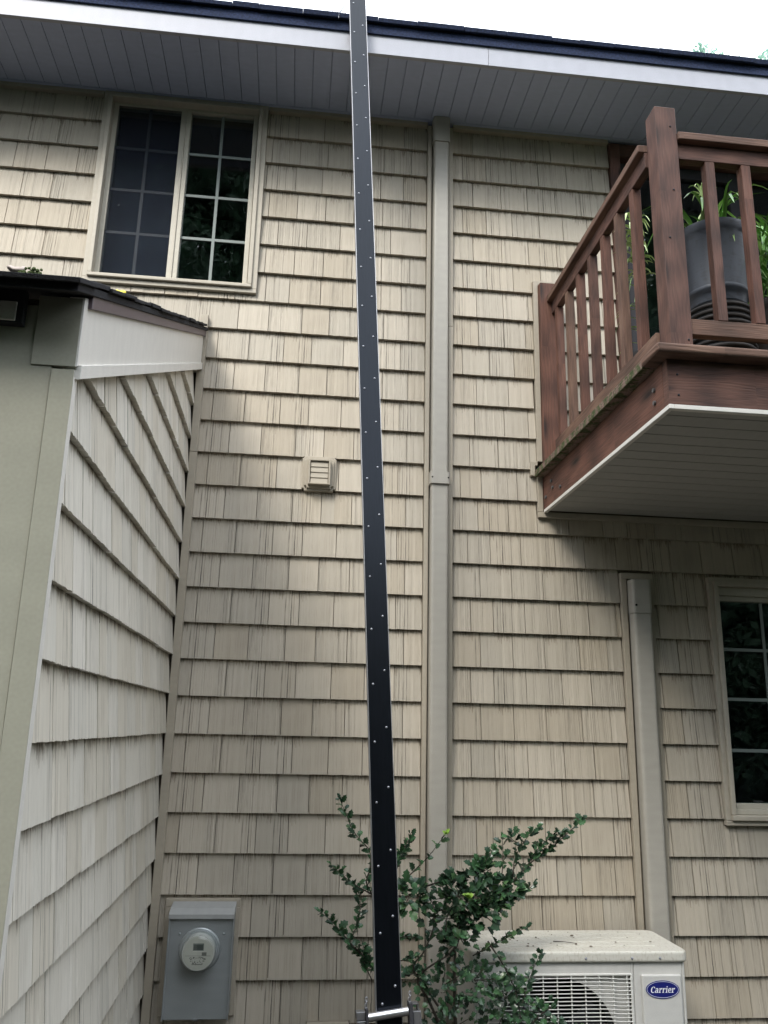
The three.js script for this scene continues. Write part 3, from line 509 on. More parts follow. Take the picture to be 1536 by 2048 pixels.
{
  const st = thing('plant_stand', 'dark wicker drum stand under the grey flower pot on the balcony', 'plant stand', [1.765, 2.957, 1.08]);
  const r = rng(8); const coils = [];
  for (let i = 0; i < 15; i++) { const t = new THREE.TorusGeometry(0.145 - 0.0006 * i, 0.0085, 6, 30); t.rotateX(Math.PI / 2); t.translate((r() - 0.5) * 0.006, 0.012 + i * 0.0275, (r() - 0.5) * 0.006); coils.push(t); }
  for (const c of coils) part(numbered('coil'), metreUV(c), M.wicker, st);
  part('core', new THREE.CylinderGeometry(0.137, 0.14, 0.41, 24).translate(0, 0.208, 0), M.hole, st);
  const p = thing('flower_pot', 'large grey flower pot on a wicker stand behind the balcony rail', 'flower pot', [1.765, 3.375, 1.08]);
  const prof = [[0.0, 0.0], [0.118, 0.0], [0.122, 0.012], [0.125, 0.05], [0.138, 0.056], [0.138, 0.075], [0.131, 0.082], [0.139, 0.2], [0.147, 0.33], [0.157, 0.336], [0.158, 0.375], [0.15, 0.38], [0.142, 0.375], [0.138, 0.33], [0.0, 0.325]];
  part('pot_body', new THREE.LatheGeometry(prof.map((q) => new THREE.Vector2(q[0] + 0.0001, q[1])), 40), M.pot, p); part('soil', new THREE.CylinderGeometry(0.139, 0.139, 0.01, 30).translate(0, 0.345, 0), M.soil, p);
  const sp = thing('spider_plant', 'green spider plant with a tall pale shoot growing in the grey pot', 'plant', [1.765, 3.72, 1.08]);
  for (let i = 0; i < 46; i++) { const a = r() * 6.28, L = 0.12 + r() * 0.2; part(numbered('leaf'), blade(arch(V((r() - 0.5) * 0.12, 0, (r() - 0.5) * 0.12), a, L, 0.06 + r() * 0.15, r() * 0.18), 0.014 + r() * 0.008), greens[Math.floor(r() * 3)], sp); }
  part('flower_stalk', tube([V(-0.06, 0, 0.02), V(-0.07, 0.09, 0.03), V(-0.045, 0.14, 0.03), V(-0.04, 0.21, 0.03)], 0.0045, 12, 6), greens[3], sp);
  for (let i = 0; i < 11; i++) { const a = i / 11 * 6.28 + 0.3; part(numbered('leaf'), blade(arch(V(-0.04, 0.21, 0.03), a, 0.055 + r() * 0.02, 0.035 + r() * 0.03, 0.01 + r() * 0.02), 0.011), greens[3], sp); }
  part(numbered('leaf'), blade([V(-0.04, 0.2, 0.03), V(-0.042, 0.24, 0.03), V(-0.046, 0.275, 0.03)], 0.01), greens[3], sp);
  const p2 = thing('flower_pot', 'dark flower pot at the right edge, half hidden by drooping leaves', 'flower pot', [2.08, 2.957, 1.02]);
  part('pot_body', new THREE.LatheGeometry([[0, 0], [0.09, 0], [0.1, 0.02], [0.125, 0.46], [0.135, 0.465], [0.135, 0.5], [0.12, 0.5], [0.115, 0.46], [0, 0.455]].map((q) => new THREE.Vector2(q[0] + 0.0001, q[1])), 32), M.wicker, p2);
  const s2 = thing('spider_plant', 'bushy drooping spider plant at the right edge of the balcony', 'plant', [2.08, 3.44, 1.02]);
  for (let i = 0; i < 80; i++) { const a = r() * 6.28, L = 0.14 + r() * 0.22, y = r() * 0.34; part(numbered('leaf'), blade(arch(V((r() - 0.5) * 0.14, y, (r() - 0.5) * 0.14), a, L, 0.04 + r() * 0.2, 0.05 + r() * 0.4), 0.014 + r() * 0.008), greens[Math.floor(r() * r() * 4)], s2); }
  const p3 = thing('flower_pot', 'slim dark pot standing behind the side balusters of the balcony', 'flower pot', [1.56, 2.957, 0.82]);
  part('pot_body', new THREE.LatheGeometry([[0, 0], [0.06, 0], [0.075, 0.3], [0.08, 0.305], [0.08, 0.33], [0.07, 0.33], [0.066, 0.3], [0, 0.295]].map((q) => new THREE.Vector2(q[0] + 0.0001, q[1])), 28), M.wicker, p3);
  const s3 = thing('spider_plant', 'pale yellow-green plantlets on a tall stalk behind the side balusters', 'plant', [1.56, 3.255, 0.82]);
  part('stalk', tube([V(0, 0, 0), V(-0.02, 0.25, 0), V(-0.04, 0.5, 0.01), V(-0.045, 0.72, 0.01)], 0.006, 14, 6), greens[1], s3);
  for (let i = 0; i < 46; i++) { const y = 0.40 + r() * 0.32, a = r() * 6.28; part(numbered('leaf'), blade(arch(V(-0.03 - (y - 0.3) * 0.03, y, 0.01), a, 0.05 + r() * 0.06, 0.02 + r() * 0.04, r() * 0.06), 0.014 + r() * 0.008), greens[r() < 0.75 ? 3 : 2], s3); }
  for (let i = 0; i < 16; i++) { const y = 0.05 + r() * 0.35, a = 2 + r() * 2.5; part(numbered('leaf'), blade(arch(V(-0.02, y, 0), a, 0.07 + r() * 0.07, 0.03, 0.05 + r() * 0.05), 0.007), greens[2], s3); }
}

// ------------------------------------------------------------------ riveted mast
{
  const P0 = V(0.3755, 0.708, 1.088), P1 = V(0.1685, 5.385, 0.5605), dir = P1.clone().sub(P0).normalize(), yl = (Y) => (Y - P0.y) / dir.y;
  const m = thing('riveted_mast', 'tall black flat mast with two rows of rivets leaning towards the eave', 'mast', P0.toArray());
  const zx = V(1, 0, 0).addScaledVector(dir, -dir.x).normalize(), zz = V(0, 0, 0).crossVectors(zx, dir);
  m.quaternion.setFromRotationMatrix(new THREE.Matrix4().makeBasis(zx, dir, zz));
  const b = bx(-0.0415, 0.0415, -0.8, 5.9, -0.004, 0.003, 0.0015), uv = b.attributes.uv, p = b.attributes.position;
  for (let i = 0; i < uv.count; i++) uv.setXY(i, p.getX(i) / 0.09 + 0.5, p.getY(i) / 0.72);
  part('belt', b, M.belt, m, 'black rubbery face strip');
  part('channel', join([bx(-0.0445, -0.042, -0.8, 5.9, -0.036, 0.004, 0.0008), bx(0.042, 0.0445, -0.8, 5.9, -0.036, 0.004, 0.0008), bx(-0.042, 0.042, -0.8, 5.9, -0.036, -0.033, 0)]), M.alu, m, 'thin aluminium edges behind the black face');
  const dome = new THREE.SphereGeometry(0.005, 12, 8, 0, 6.2832, 0, 1.35); dome.rotateX(Math.PI / 2); const washer = new THREE.TorusGeometry(0.0072, 0.0016, 6, 18), both = join([dome, washer]);
  for (let i = 0; i < 26; i++) for (const s of [-1, 1]) { const r = part(numbered('rivet'), both, M.rivet, m); r.position.set(s * 0.0228, yl((s < 0 ? 0.697 : 0.748) + 0.2118 * i), 0.0016); }
  // roller and brackets at the foot
  const rol = new THREE.CylinderGeometry(0.0135, 0.0135, 0.135, 24); rol.rotateZ(Math.PI / 2 + 0.09); rol.translate(-0.006, -0.038, 0.024); part('roller', metreUV(rol), M.steel, m);
  part('side_plate', bx(-0.081, -0.073, -0.3, -0.018, -0.02, 0.036, 0.002), M.dark, m); part('side_plate', bx(0.064, 0.076, -0.3, -0.008, -0.02, 0.036, 0.002), M.dark, m);
  part('bracket', join([bx(-0.112, -0.082, -0.052, -0.03, -0.02, 0.02, 0.003), bx(-0.11, -0.082, -0.3, -0.056, -0.02, 0.028, 0.003)]), M.bracket, m);
  part('bracket', join([bx(0.077, 0.104, -0.3, -0.036, -0.02, 0.026, 0.003), bx(0.094, 0.098, -0.035, -0.012, -0.02, 0.02, 0.001), bx(0.079, 0.0935, -0.016, -0.012, -0.02, 0.02, 0.001)]), M.bracket, m);
  part('bracket_edge', join([bx(-0.112, -0.082, -0.03, -0.0275, -0.02, 0.021, 0.001), bx(-0.11, -0.082, -0.056, -0.0532, -0.02, 0.03, 0.001), bx(0.077, 0.1045, -0.036, -0.0335, -0.02, 0.027, 0.001), bx(0.1015, 0.1045, -0.3, -0.036, -0.02, 0.0275, 0.001)]), M.alu, m);
  for (const [x, y] of [[-0.078, -0.012], [0.07, -0.002]]) for (let k = 0; k < 3; k++) { const g = new THREE.TorusGeometry(0.0055, 0.0018, 6, 14); g.rotateY(k % 2 ? 1.57 : 0.3); g.scale(0.8, 1.35, 0.8); g.translate(x + (k - 1) * 0.0012, y + k * 0.009, 0.012); part('chain_link', g, M.alu, m); }
}

// ------------------------------------------------------------------ air conditioner
{
  const a = thing('air_conditioner', 'white outdoor air conditioner unit with fan grille standing by the wall', 'air conditioner', [1.265, -0.1, 0.265]);
  const Y = (y) => y + 0.1, w = 0.458;
  const P = (n, g, m, par = a, l) => part(n, g, m, par, l);
  const fx0 = -0.399, fx1 = 0.22, fy1 = 0.608, fz = 0.175; // grille opening
  P('cabinet', join([bx(-w, w, 0.03, Y(0.662), -0.175, -0.165, 0.003), bx(-w, -w + 0.012, 0.03, Y(0.662), -0.165, fz, 0.005), bx(w - 0.012, w, 0.03, Y(0.662), -0.165, fz, 0.005), bx(-w + 0.012, w - 0.012, 0.03, 0.04, -0.165, fz - 0.01, 0.002)]), M.acWhite);
  P('front_panel', join([bx(-w + 0.0125, fx0, 0.03, Y(0.661), fz - 0.012, fz, 0.003), bx(fx0, fx1, Y(fy1), Y(0.661), fz - 0.012, fz, 0.003), bx(fx0, fx1, 0.03, 0.07, fz - 0.012, fz, 0.003), bx(fx1, 0.2305, 0.03, Y(0.661), fz - 0.012, fz, 0.003)]), M.acWhite);
  P('service_panel', bx(0.2325, w - 0.0125, 0.03, Y(0.661), fz - 0.012, fz - 0.0008, 0.003), M.acWhite);
  const lid = new THREE.ExtrudeGeometry((() => { const s = new THREE.Shape(), X = w + 0.006, Z = 0.182, c = 0.03; s.moveTo(-X + c, -Z); s.lineTo(X - c, -Z); s.quadraticCurveTo(X, -Z, X, -Z + c); s.lineTo(X, Z - c); s.quadraticCurveTo(X, Z, X - c, Z); s.lineTo(-X + c, Z); s.quadraticCurveTo(-X, Z, -X, Z - c); s.lineTo(-X, -Z + c); s.quadraticCurveTo(-X, -Z, -X + c, -Z); return s; })(), { depth: 0.022, bevelEnabled: true, bevelSize: 0.009, bevelThickness: 0.011, bevelSegments: 4, curveSegments: 6 });
  lid.rotateX(-Math.PI / 2); lid.translate(0, Y(0.667), 0); const lg = metreUV(lid); const top = P('lid', lg, M.acTop);
  for (let i = 0; i < 4; i++) part('lid_rib', bx(-0.36, 0.36, Y(0.6995), Y(0.7025), -0.12 + i * 0.072, -0.108 + i * 0.072, 0.0015), M.acTop, top);
  const scr = new THREE.SphereGeometry(0.0058, 12, 8); for (const x of [-0.375, 0.02, 0.222, 0.345]) { const s = P('screw', scr, M.rivet); s.position.set(x, Y(0.673), fz + 0.0155); }
  // fan behind the grille
  const cy = Y(0.33), cx = -0.1, R = 0.262, ringS = new THREE.Shape([[fx0, 0.07], [fx1, 0.07], [fx1, Y(fy1)], [fx0, Y(fy1)]].map((q) => new THREE.Vector2(...q))); ringS.holes.push(new THREE.Path().absarc(cx, cy, R, 0, Math.PI * 2, true));
  const rg = new THREE.ExtrudeGeometry(ringS, { depth: 0.006, bevelEnabled: false, curveSegments: 40 }); rg.translate(0, 0, fz - 0.032); P('fan_shroud', metreUV(rg), M.acWhite);
  P('fan_well', new THREE.CylinderGeometry(R, R, 0.1, 40, 1, true).rotateX(Math.PI / 2).translate(cx, cy, fz - 0.083), mat(lin(0.05, 0.05, 0.05), 0.7, { side: THREE.DoubleSide })); P('coil_panel', bx(-w + 0.013, w - 0.013, 0.045, Y(0.65), -0.15, -0.13, 0), M.hole);
  const fan = P('fan', new THREE.CylinderGeometry(0.055, 0.05, 0.06, 24).rotateX(Math.PI / 2).translate(cx, cy, fz - 0.09), M.dark);
  for (let i = 0; i < 3; i++) { const s = new THREE.Shape(); s.moveTo(0.04, -0.03); s.quadraticCurveTo(0.16, -0.13, 0.24, -0.07); s.quadraticCurveTo(0.25, 0.05, 0.2, 0.09); s.quadraticCurveTo(0.1, 0.05, 0.04, 0.04); const g = new THREE.ExtrudeGeometry(s, { depth: 0.004, bevelEnabled: false }); g.rotateX(0.3); g.rotateZ(i * 2.094 + 0.4); g.translate(cx, cy, fz - 0.1); part('fan_blade', g, M.dark, fan); }
  const gr = P('grille', join([bx(fx0 - 0.004, fx0 + 0.004, 0.07, Y(fy1), fz - 0.006, fz + 0.004, 0.002), bx(fx1 - 0.004, fx1 + 0.004, 0.07, Y(fy1), fz - 0.006, fz + 0.004, 0.002), bx(fx0, fx1, Y(fy1) - 0.004, Y(fy1) + 0.004, fz - 0.006, fz + 0.0045, 0.002)]), M.wire);
  for (let y = Y(fy1) - 0.0145; y > 0.08; y -= 0.0145) { const g = tube([V(fx0, y, fz + 0.004), V(fx0 + 0.02, y, fz + 0.006), V(fx1 - 0.07, y, fz + 0.006), V(fx1 - 0.045, y - 0.004, fz + 0.006), V(fx1 - 0.004, y - 0.004, fz + 0.003)], 0.0021, 12, 5); part(numbered('grille_bar'), g, M.wire, gr); }
  for (let x = fx0 + 0.055; x < fx1 - 0.01; x += 0.0605) part(numbered('grille_rib'), bx(x - 0.0022, x + 0.0022, 0.07, Y(fy1), fz - 0.003, fz + 0.0035, 0.001), M.wire, gr);
  const badge = P('badge_plate', bx(0.262, 0.436, Y(0.2), Y(0.609), fz - 0.002, fz + 0.014, 0.011), M.acWhite);
  const cv = document.createElement('canvas'); cv.width = 512; cv.height = 240; const c = cv.getContext('2d');
  c.fillStyle = '#1d2470'; c.fillRect(0, 0, 512, 240); c.strokeStyle = '#d9dce4'; c.lineWidth = 6; c.beginPath(); c.ellipse(256, 120, 240, 106, 0, 0, 6.2832); c.stroke();
  c.fillStyle = '#f2f3f5'; c.setTransform(1, 0, -0.22, 1, 28, 0); c.font = 'bold 112px serif'; c.textAlign = 'center'; c.textBaseline = 'middle'; c.fillText('Carrier', 256, 122, 372); c.setTransform(1, 0, 0, 1, 0, 0);
  const lt = new THREE.CanvasTexture(cv); lt.colorSpace = THREE.SRGBColorSpace;
  const es = new THREE.Shape().absellipse(0, 0, 0.0735, 0.0345, 0, Math.PI * 2), eg = new THREE.ExtrudeGeometry(es, { depth: 0.003, bevelEnabled: false, curveSegments: 40 }), eu = eg.attributes.uv, ep = eg.attributes.position;
  for (let i = 0; i < eu.count; i++) eu.setXY(i, ep.getX(i) / 0.147 + 0.5, ep.getY(i) / 0.069 + 0.5);
  eg.translate(0.349, Y(0.553), fz + 0.0135); part('logo_oval', eg, mat(lin(0.95, 0.95, 0.95), 0.35, { map: lt }), badge, 'dark blue oval badge reading Carrier in white italics');
  for (const s of [-0.3, 0.3]) P('foot', bx(s - 0.05, s + 0.05, 0, 0.03, -0.2, 0.2, 0.003), M.bracket);
  // pipe beside the unit
  const cp = tube([V(1.742, -0.1, 0.2), V(1.742, 0.3, 0.2), V(1.742, 0.5, 0.19), V(1.738, 0.57, 0.15), V(1.728, 0.58, 0.1)], 0.014, 30, 8); solo('refrigerant_pipe', metreUV(cp), M.dark, 'dark insulated pipe rising behind the right side of the air conditioner', 'pipe');
  // litter on the lid
  const r = rng(91), L = [];
  for (let i = 0; i < 26; i++) { const s = 0.003 + r() * r() * 0.009, g = new THREE.SphereGeometry(s, 5, 4); g.scale(1, 0.28, 0.6 + r() * 0.4); g.rotateY(r() * 6); g.translate(0.98 + r() * 0.66, 0.604 + 0.1 + 0.0015, 0.12 + r() * 0.28); L.push(g); }
  const lt2 = solo('leaf_litter', join(L), mat(lin(0.12, 0.09, 0.06), 0.9), 'brown leaf bits scattered on top of the air conditioner', 'leaf litter'); lt2.userData.kind = 'stuff';
  solo('twig', tube([V(1.19, 0.706, 0.31), V(1.24, 0.7065, 0.325), V(1.285, 0.7055, 0.345)], 0.0022, 8, 5, 0.5), M.bark, 'thin dry twig lying on top of the air conditioner', 'twig');
}

// ------------------------------------------------------------------ holly bush
{
  const bush = thing('holly_bush', 'dark green holly bush with spreading sprigs beside the air conditioner', 'bush', [0.72, -0.1, 0.55]);
  const r = rng(2024), O = bush.position;
  const leafG = (() => { // ovate, spiny, folded along the rib
    const out = [[0, 0], [0.2, 0.05], [0.36, 0.2], [0.27, 0.32], [0.44, 0.5], [0.27, 0.62], [0.33, 0.76], [0.12, 0.86], [0, 1]], P = [];
    const z = (x, y) => Math.abs(x) * 0.42 - (y - 0.4) * (y - 0.4) * 0.25;
    for (const s of [-1, 1]) for (let i = 0; i + 1 < out.length; i++) {
      const a = out[i], b = out[i + 1], ra = [0, a[1]], rb = [0, b[1]], pv = (q) => [q[0] * s, q[1], z(q[0], q[1])];
      const tri = s > 0 ? [[ra, a, b], [ra, b, rb]] : [[ra, b, a], [ra, rb, b]];
      for (const t of tri) { if (t[0] === ra && a[0] === 0 && i === 0 && t[1] === a) continue; for (const q of t) P.push(...pv(q)); }
    }
    const g = new THREE.BufferGeometry(); g.setAttribute('position', new THREE.Float32BufferAttribute(P, 3)); g.computeVertexNormals(); return g;
  })();
  const mats = [leafMat(0.034, 0.075, 0.038, 0.27), leafMat(0.045, 0.105, 0.045, 0.25), leafMat(0.026, 0.055, 0.032, 0.3), leafMat(0.07, 0.135, 0.055, 0.3), leafMat(0.22, 0.36, 0.06, 0.4)];
  const stems = [], leaves = [], Q = new THREE.Quaternion(), Z = V(0, 0, 1), UP = V(0, 1, 0);
  const putLeaf = (p, d, size, big, mi) => { // d: direction the leaf points to; its face looks roughly up and outward
    d = d.clone().normalize(); const n = V((r() - 0.5) * 0.9, 0.75, 0.55 + (r() - 0.5) * 0.7); n.addScaledVector(d, -n.dot(d)).normalize(); const x = V(0, 0, 0).crossVectors(d, n);
    leaves.push({ m: new THREE.Matrix4().makeBasis(x, d, n).scale(V(size * (0.8 + r() * 0.4), size * (0.75 + r() * 0.5), size)).setPosition(p.clone().sub(O)), big, mi: mi ?? (r() < 0.42 ? 0 : r() < 0.5 ? 1 : r() < 0.75 ? 2 : 3), p });
  };
  const sprig = (xy, z0, z1, rad, den, size, tipBright) => {
    const pts = xy.map((q, i) => V(q[0], q[1], z0 + (z1 - z0) * i / (xy.length - 1) + (r() - 0.5) * 0.02)), c = new THREE.CatmullRomCurve3(pts), L = c.getLength();
    stems.push(tube(pts.map((q) => q.clone().sub(O)), rad, Math.ceil(L / 0.025) + 3, 5, 0.35));
    const n = Math.round(L * den), t = V(0, 0, 0), q = V(0, 0, 0);
    for (let i = 0; i < n; i++) {
      const u = 0.12 + 0.88 * (i + r() * 0.6) / n; c.getPointAt(Math.min(1, u), q); c.getTangentAt(Math.min(1, u), t);
      const a = i * 2.4 + r(), side = V(Math.cos(a), Math.sin(a) * 0.7, Math.sin(a)).multiplyScalar(0.95), d = t.clone().multiplyScalar(0.75).add(side);
      putLeaf(q.clone().addScaledVector(d, 0.006), d, size * (0.75 + r() * 0.5) * (u > 0.85 ? 0.8 : 1), true, tipBright && u > 0.9 ? 4 : undefined);
    }
    putLeaf(c.getPointAt(1), c.getTangentAt(1), size * 0.8, true, tipBright ? 4 : undefined); if (tipBright) for (let k = 0; k < 5; k++) putLeaf(c.getPointAt(1), V(Math.cos(k * 1.3), 0.8, Math.sin(k * 1.3)), size * 0.7, true, 4);
  };
  const S = [
    [[[0.40, 0.90], [0.363, 0.941], [0.34, 0.984], [0.356, 1.039], [0.35, 1.103], [0.31, 1.143], [0.278, 1.183], [0.251, 1.239], [0.222, 1.3]], 0.55, 0.52, 0.0038, 95, 0.031], [[[0.363, 0.938], [0.293, 0.976], [0.241, 1.011], [0.193, 1.05]], 0.55, 0.58, 0.003, 120, 0.03],
    [[[0.45, 0.6], [0.386, 0.668], [0.292, 0.752], [0.24, 0.805], [0.196, 0.851], [0.153, 0.882]], 0.55, 0.6, 0.0042, 135, 0.034], [[[0.275, 0.767], [0.306, 0.828], [0.317, 0.913], [0.307, 0.944]], 0.57, 0.55, 0.0026, 150, 0.032], [[[0.371, 0.624], [0.335, 0.699], [0.33, 0.759]], 0.55, 0.58, 0.0026, 110, 0.03],
    [[[0.43, 1.0], [0.463, 1.048], [0.497, 1.104], [0.531, 1.165]], 0.5, 0.52, 0.003, 190, 0.032], [[[0.499, 0.984], [0.55, 1.032], [0.602, 1.089], [0.667, 1.17]], 0.52, 0.55, 0.0032, 52, 0.03, true], [[[0.577, 0.953], [0.672, 0.985], [0.742, 1.001], [0.803, 1.025], [0.848, 1.082], [0.866, 1.11]], 0.5, 0.55, 0.004, 130, 0.042],
    [[[0.78, 0.86], [0.899, 0.93], [0.953, 0.986], [1.044, 1.067], [1.117, 1.117], [1.201, 1.183], [1.262, 1.234]], 0.52, 0.55, 0.0048, 118, 0.034], [[[1.02, 1.05], [1.06, 1.12], [1.11, 1.16], [1.16, 1.19]], 0.54, 0.58, 0.0026, 150, 0.034], [[[0.909, 1.002], [0.915, 1.08], [0.911, 1.156]], 0.53, 0.54, 0.0026, 70, 0.034], [[[0.954, 1.0], [0.965, 1.08], [1.01, 1.157], [1.056, 1.2]], 0.54, 0.56, 0.003, 105, 0.036], [[[0.97, 1.14], [0.94, 1.16], [0.955, 1.185]], 0.55, 0.57, 0.0022, 170, 0.036],
    [[[0.86, 0.86], [0.925, 0.906], [0.987, 0.942], [1.037, 0.978]], 0.53, 0.56, 0.0034, 115, 0.034], [[[0.78, 0.71], [0.827, 0.742], [0.906, 0.785], [0.985, 0.831]], 0.55, 0.62, 0.0032, 100, 0.033], [[[0.66, 0.5], [0.6, 0.58], [0.538, 0.667], [0.579, 0.728], [0.625, 0.859], [0.585, 0.961]], 0.55, 0.55, 0.005, 70, 0.034],
    [[[0.832, 0.773], [0.896, 0.681], [0.937, 0.589], [0.952, 0.461]], 0.6, 0.66, 0.004, 95, 0.034], [[[0.95, 0.57], [0.973, 0.642], [1.0, 0.703], [1.023, 0.749]], 0.66, 0.68, 0.0024, 100, 0.028], [[[0.46, 0.76], [0.5, 0.782], [0.555, 0.776]], 0.55, 0.56, 0.0024, 130, 0.03], [[[0.47, 0.69], [0.5, 0.7], [0.537, 0.716]], 0.56, 0.57, 0.0024, 130, 0.03],
    [[[0.716, -0.1], [0.714, 0.3], [0.707, 0.667], [0.724, 0.82], [0.759, 0.898]], 0.55, 0.52, 0.012, 14, 0.036], [[[0.70, 0.35], [0.6, 0.55], [0.555, 0.63], [0.698, 0.735], [0.724, 0.82]], 0.55, 0.55, 0.007, 22, 0.034], [[[0.72, 0.1], [0.9, 0.35], [1.0, 0.5], [1.06, 0.56]], 0.58, 0.68, 0.006, 60, 0.03], [[[0.72, 0.1], [0.5, 0.35], [0.43, 0.5], [0.40, 0.6]], 0.56, 0.58, 0.006, 50, 0.03], [[[0.9, 0.3], [1.05, 0.44], [1.16, 0.5]], 0.62, 0.72, 0.004, 90, 0.03]];
  for (const s of S) sprig(...s);
  // denser clumps: short twigs round each heart
  for (const [x, y, R, n] of [[0.517, 0.929, 0.066, 60], [0.724, 0.93, 0.095, 90], [0.846, 0.925, 0.085, 75], [0.672, 0.846, 0.1, 75], [0.811, 0.872, 0.085, 66], [0.926, 0.962, 0.055, 45], [0.83, 1.035, 0.055, 45], [0.724, 0.768, 0.075, 60], [0.656, 0.6, 0.12, 70], [0.911, 0.55, 0.13, 90], [0.784, 0.62, 0.115, 95], [1.056, 0.5, 0.085, 45], [0.538, 0.645, 0.055, 26], [0.70, 0.45, 0.16, 100], [0.95, 0.42, 0.15, 90]])
    for (let i = 0; i < n; i++) {
      const a = r() * 6.283, b = Math.acos(2 * r() - 1), k = R * Math.pow(r(), 0.42), d = V(Math.sin(b) * Math.cos(a), Math.cos(b) * 0.85, Math.sin(b) * Math.sin(a) * 0.9), p = V(x, y, 0.55 + (y < 0.7 ? 0.03 : 0)).addScaledVector(d, k);
      putLeaf(p, d.add(V((r() - 0.5) * 0.8, 0.25, 0.2 + (r() - 0.5) * 0.6)), (y > 0.8 ? 0.035 : 0.028) * (0.75 + r() * 0.55), false); if (r() < 0.07) stems.push(tube([V(x, y, 0.55).sub(O), p.clone().sub(O)], 0.0017, 3, 4));
    }
  for (let k = 0; k < 7; k++) putLeaf(V(0.738, 0.945, 0.655), V(Math.cos(k), 0.7, Math.sin(k) * 0.6 + 0.3), 0.026, true, 4);
  part('stems', join(stems), M.bark, bush);
  const big = leaves.filter((l) => l.big).sort((p, q) => q.p.z - p.p.z), single = big.slice(0, 298), rest = [...big.slice(298), ...leaves.filter((l) => !l.big)];
  for (const l of single) { const m = part(numbered('leaf'), leafG, mats[l.mi], bush); l.m.decompose(m.position, m.quaternion, m.scale); }
  const inst = new THREE.InstancedMesh(leafG, leafMat(1, 1, 1, 0.27), rest.length); inst.name = 'leaves'; inst.castShadow = inst.receiveShadow = true;
  rest.forEach((l, i) => { inst.setMatrixAt(i, l.m); const c = mats[l.mi].color.clone().multiplyScalar(0.6 + r() * 0.9); inst.setColorAt(i, c); }); inst.userData.kind = 'stuff'; bush.add(inst);
}

// ------------------------------------------------------------------ moss, leaves and antenna on the roofs
{
  const r = rng(66);
  const clump = (x, y, z, s, label) => { const L = []; for (let i = 0; i < 60; i++) { const g = new THREE.IcosahedronGeometry(s * (0.1 + r() * 0.14), 0); g.translate((r() - 0.5) * s * 2, r() * s * 0.7, (r() - 0.5) * s); L.push(g); } const m = solo('moss_clump', join(L), mat(lin(0.07, 0.095, 0.03), 1), label, 'moss'); m.position.set(x, y, z); return m; };
  clump(-0.765, 2.598, 2.365, 0.02, 'dark moss clump on the black roof edge at far left'); clump(-0.655, 2.60, 2.36, 0.024, 'mossy tuft beside the pale leaf on the black roof corner');
  const leaf = (x, y, z, s, c, label, ry) => { const g = new THREE.SphereGeometry(s, 12, 8); g.scale(1, 0.35, 0.7); const p = g.attributes.position; for (let i = 0; i < p.count; i++) p.setY(i, p.getY(i) + Math.pow(p.getX(i), 2) * 14 + noise.noise(p.getX(i) * 90, 1, p.getZ(i) * 90) * s * 0.3); g.computeVertexNormals(); const m = solo('fallen_leaf', g, mat(c, 0.7), label, 'leaf'); m.position.set(x, y, z); m.rotation.y = ry; m.rotation.x = 0.5; };
  leaf(-0.69, 2.617, 2.355, 0.022, lin(0.36, 0.30, 0.26), 'curled pale leaf lying on the black roof corner', 0.4); leaf(-0.605, 2.92, 1.72, 0.02, lin(0.75, 0.62, 0.04), 'bright yellow leaf on the black lean-to roof edge', 1.1);
  { const L = []; for (let i = 0; i < 150; i++) { const sS = 0.1 + r() * 2.2, g = new THREE.IcosahedronGeometry(0.004 + r() * r() * 0.011, 0); g.scale(1, 0.6, 1.4); g.rotateY(r() * 6); g.translate(-0.585 + 0.035 - r() * 0.035, 3.655 - 0.46 * sS + 0.031 + r() * 0.006, sS); L.push(g); }
    const m = solo('leaf_litter', join(L), mat(lin(0.05, 0.045, 0.03), 1), 'dark leaf litter and moss crumbs along the sloping edge of the black roof', 'leaf litter'); m.userData.kind = 'stuff'; }
  const a = thing('roof_antenna', 'thin antenna with slanted boom standing on the roof by the mast', 'antenna', [0.121, 5.6, 0]);
  part('rod', tube([V(0.0, -0.2, 0), V(0, 0.24, 0), V(0.012, 0.5, 0)], 0.0035, 6, 6), M.bracket, a); part('boom', tube([V(-0.075, 0.22, 0), V(-0.033, 0.265, 0), V(-0.008, 0.32, 0)], 0.006, 4, 6), M.alu, a);
  for (let i = 0; i < 4; i++) part('element', tube([V(-0.11 + i * 0.022, 0.245 + i * 0.022, 0.02), V(-0.055 + i * 0.022, 0.235 + i * 0.024, -0.1)], 0.002, 2, 5), M.bracket, a);
}

// ------------------------------------------------------------------ trees
function crownGeo(lumps, n, size, seed) {
  const r = rng(seed), P = [], tot = lumps.reduce((s, l) => s + l[3] ** 2, 0), a = V(0, 0, 0), b = V(0, 0, 0), c = V(0, 0, 0);
  for (const [x, y, z, R, ky = 0.8] of lumps) for (let i = 0, m = Math.round(n * R * R / tot); i < m; i++) {
    const th = r() * 6.283, ph = Math.acos(2 * r() - 1), k = R * Math.pow(r(), 0.4) * (0.8 + 0.35 * noise.noise(x + Math.cos(th) * 2, y + Math.cos(ph) * 2, z + Math.sin(th) * 2)), o = V(x + Math.sin(ph) * Math.cos(th) * k, y + Math.cos(ph) * k * ky, z + Math.sin(ph) * Math.sin(th) * k);
    a.set(r() - 0.5, r() - 0.5, r() - 0.5).normalize(); b.set(r() - 0.5, r() - 0.5, r() - 0.5).cross(a).normalize(); const s = size * (0.6 + r() * 0.8);
    const v = [o.clone().addScaledVector(a, -s), o.clone().addScaledVector(b, s * 0.45), o.clone().addScaledVector(a, s), o.clone().addScaledVector(b, -s * 0.45)];
    for (const q of [0, 1, 2, 0, 2, 3]) P.push(v[q].x, v[q].y, v[q].z);
  }
  const g = new THREE.BufferGeometry(); g.setAttribute('position', new THREE.Float32BufferAttribute(P, 3)); g.computeVertexNormals(); return g;
}
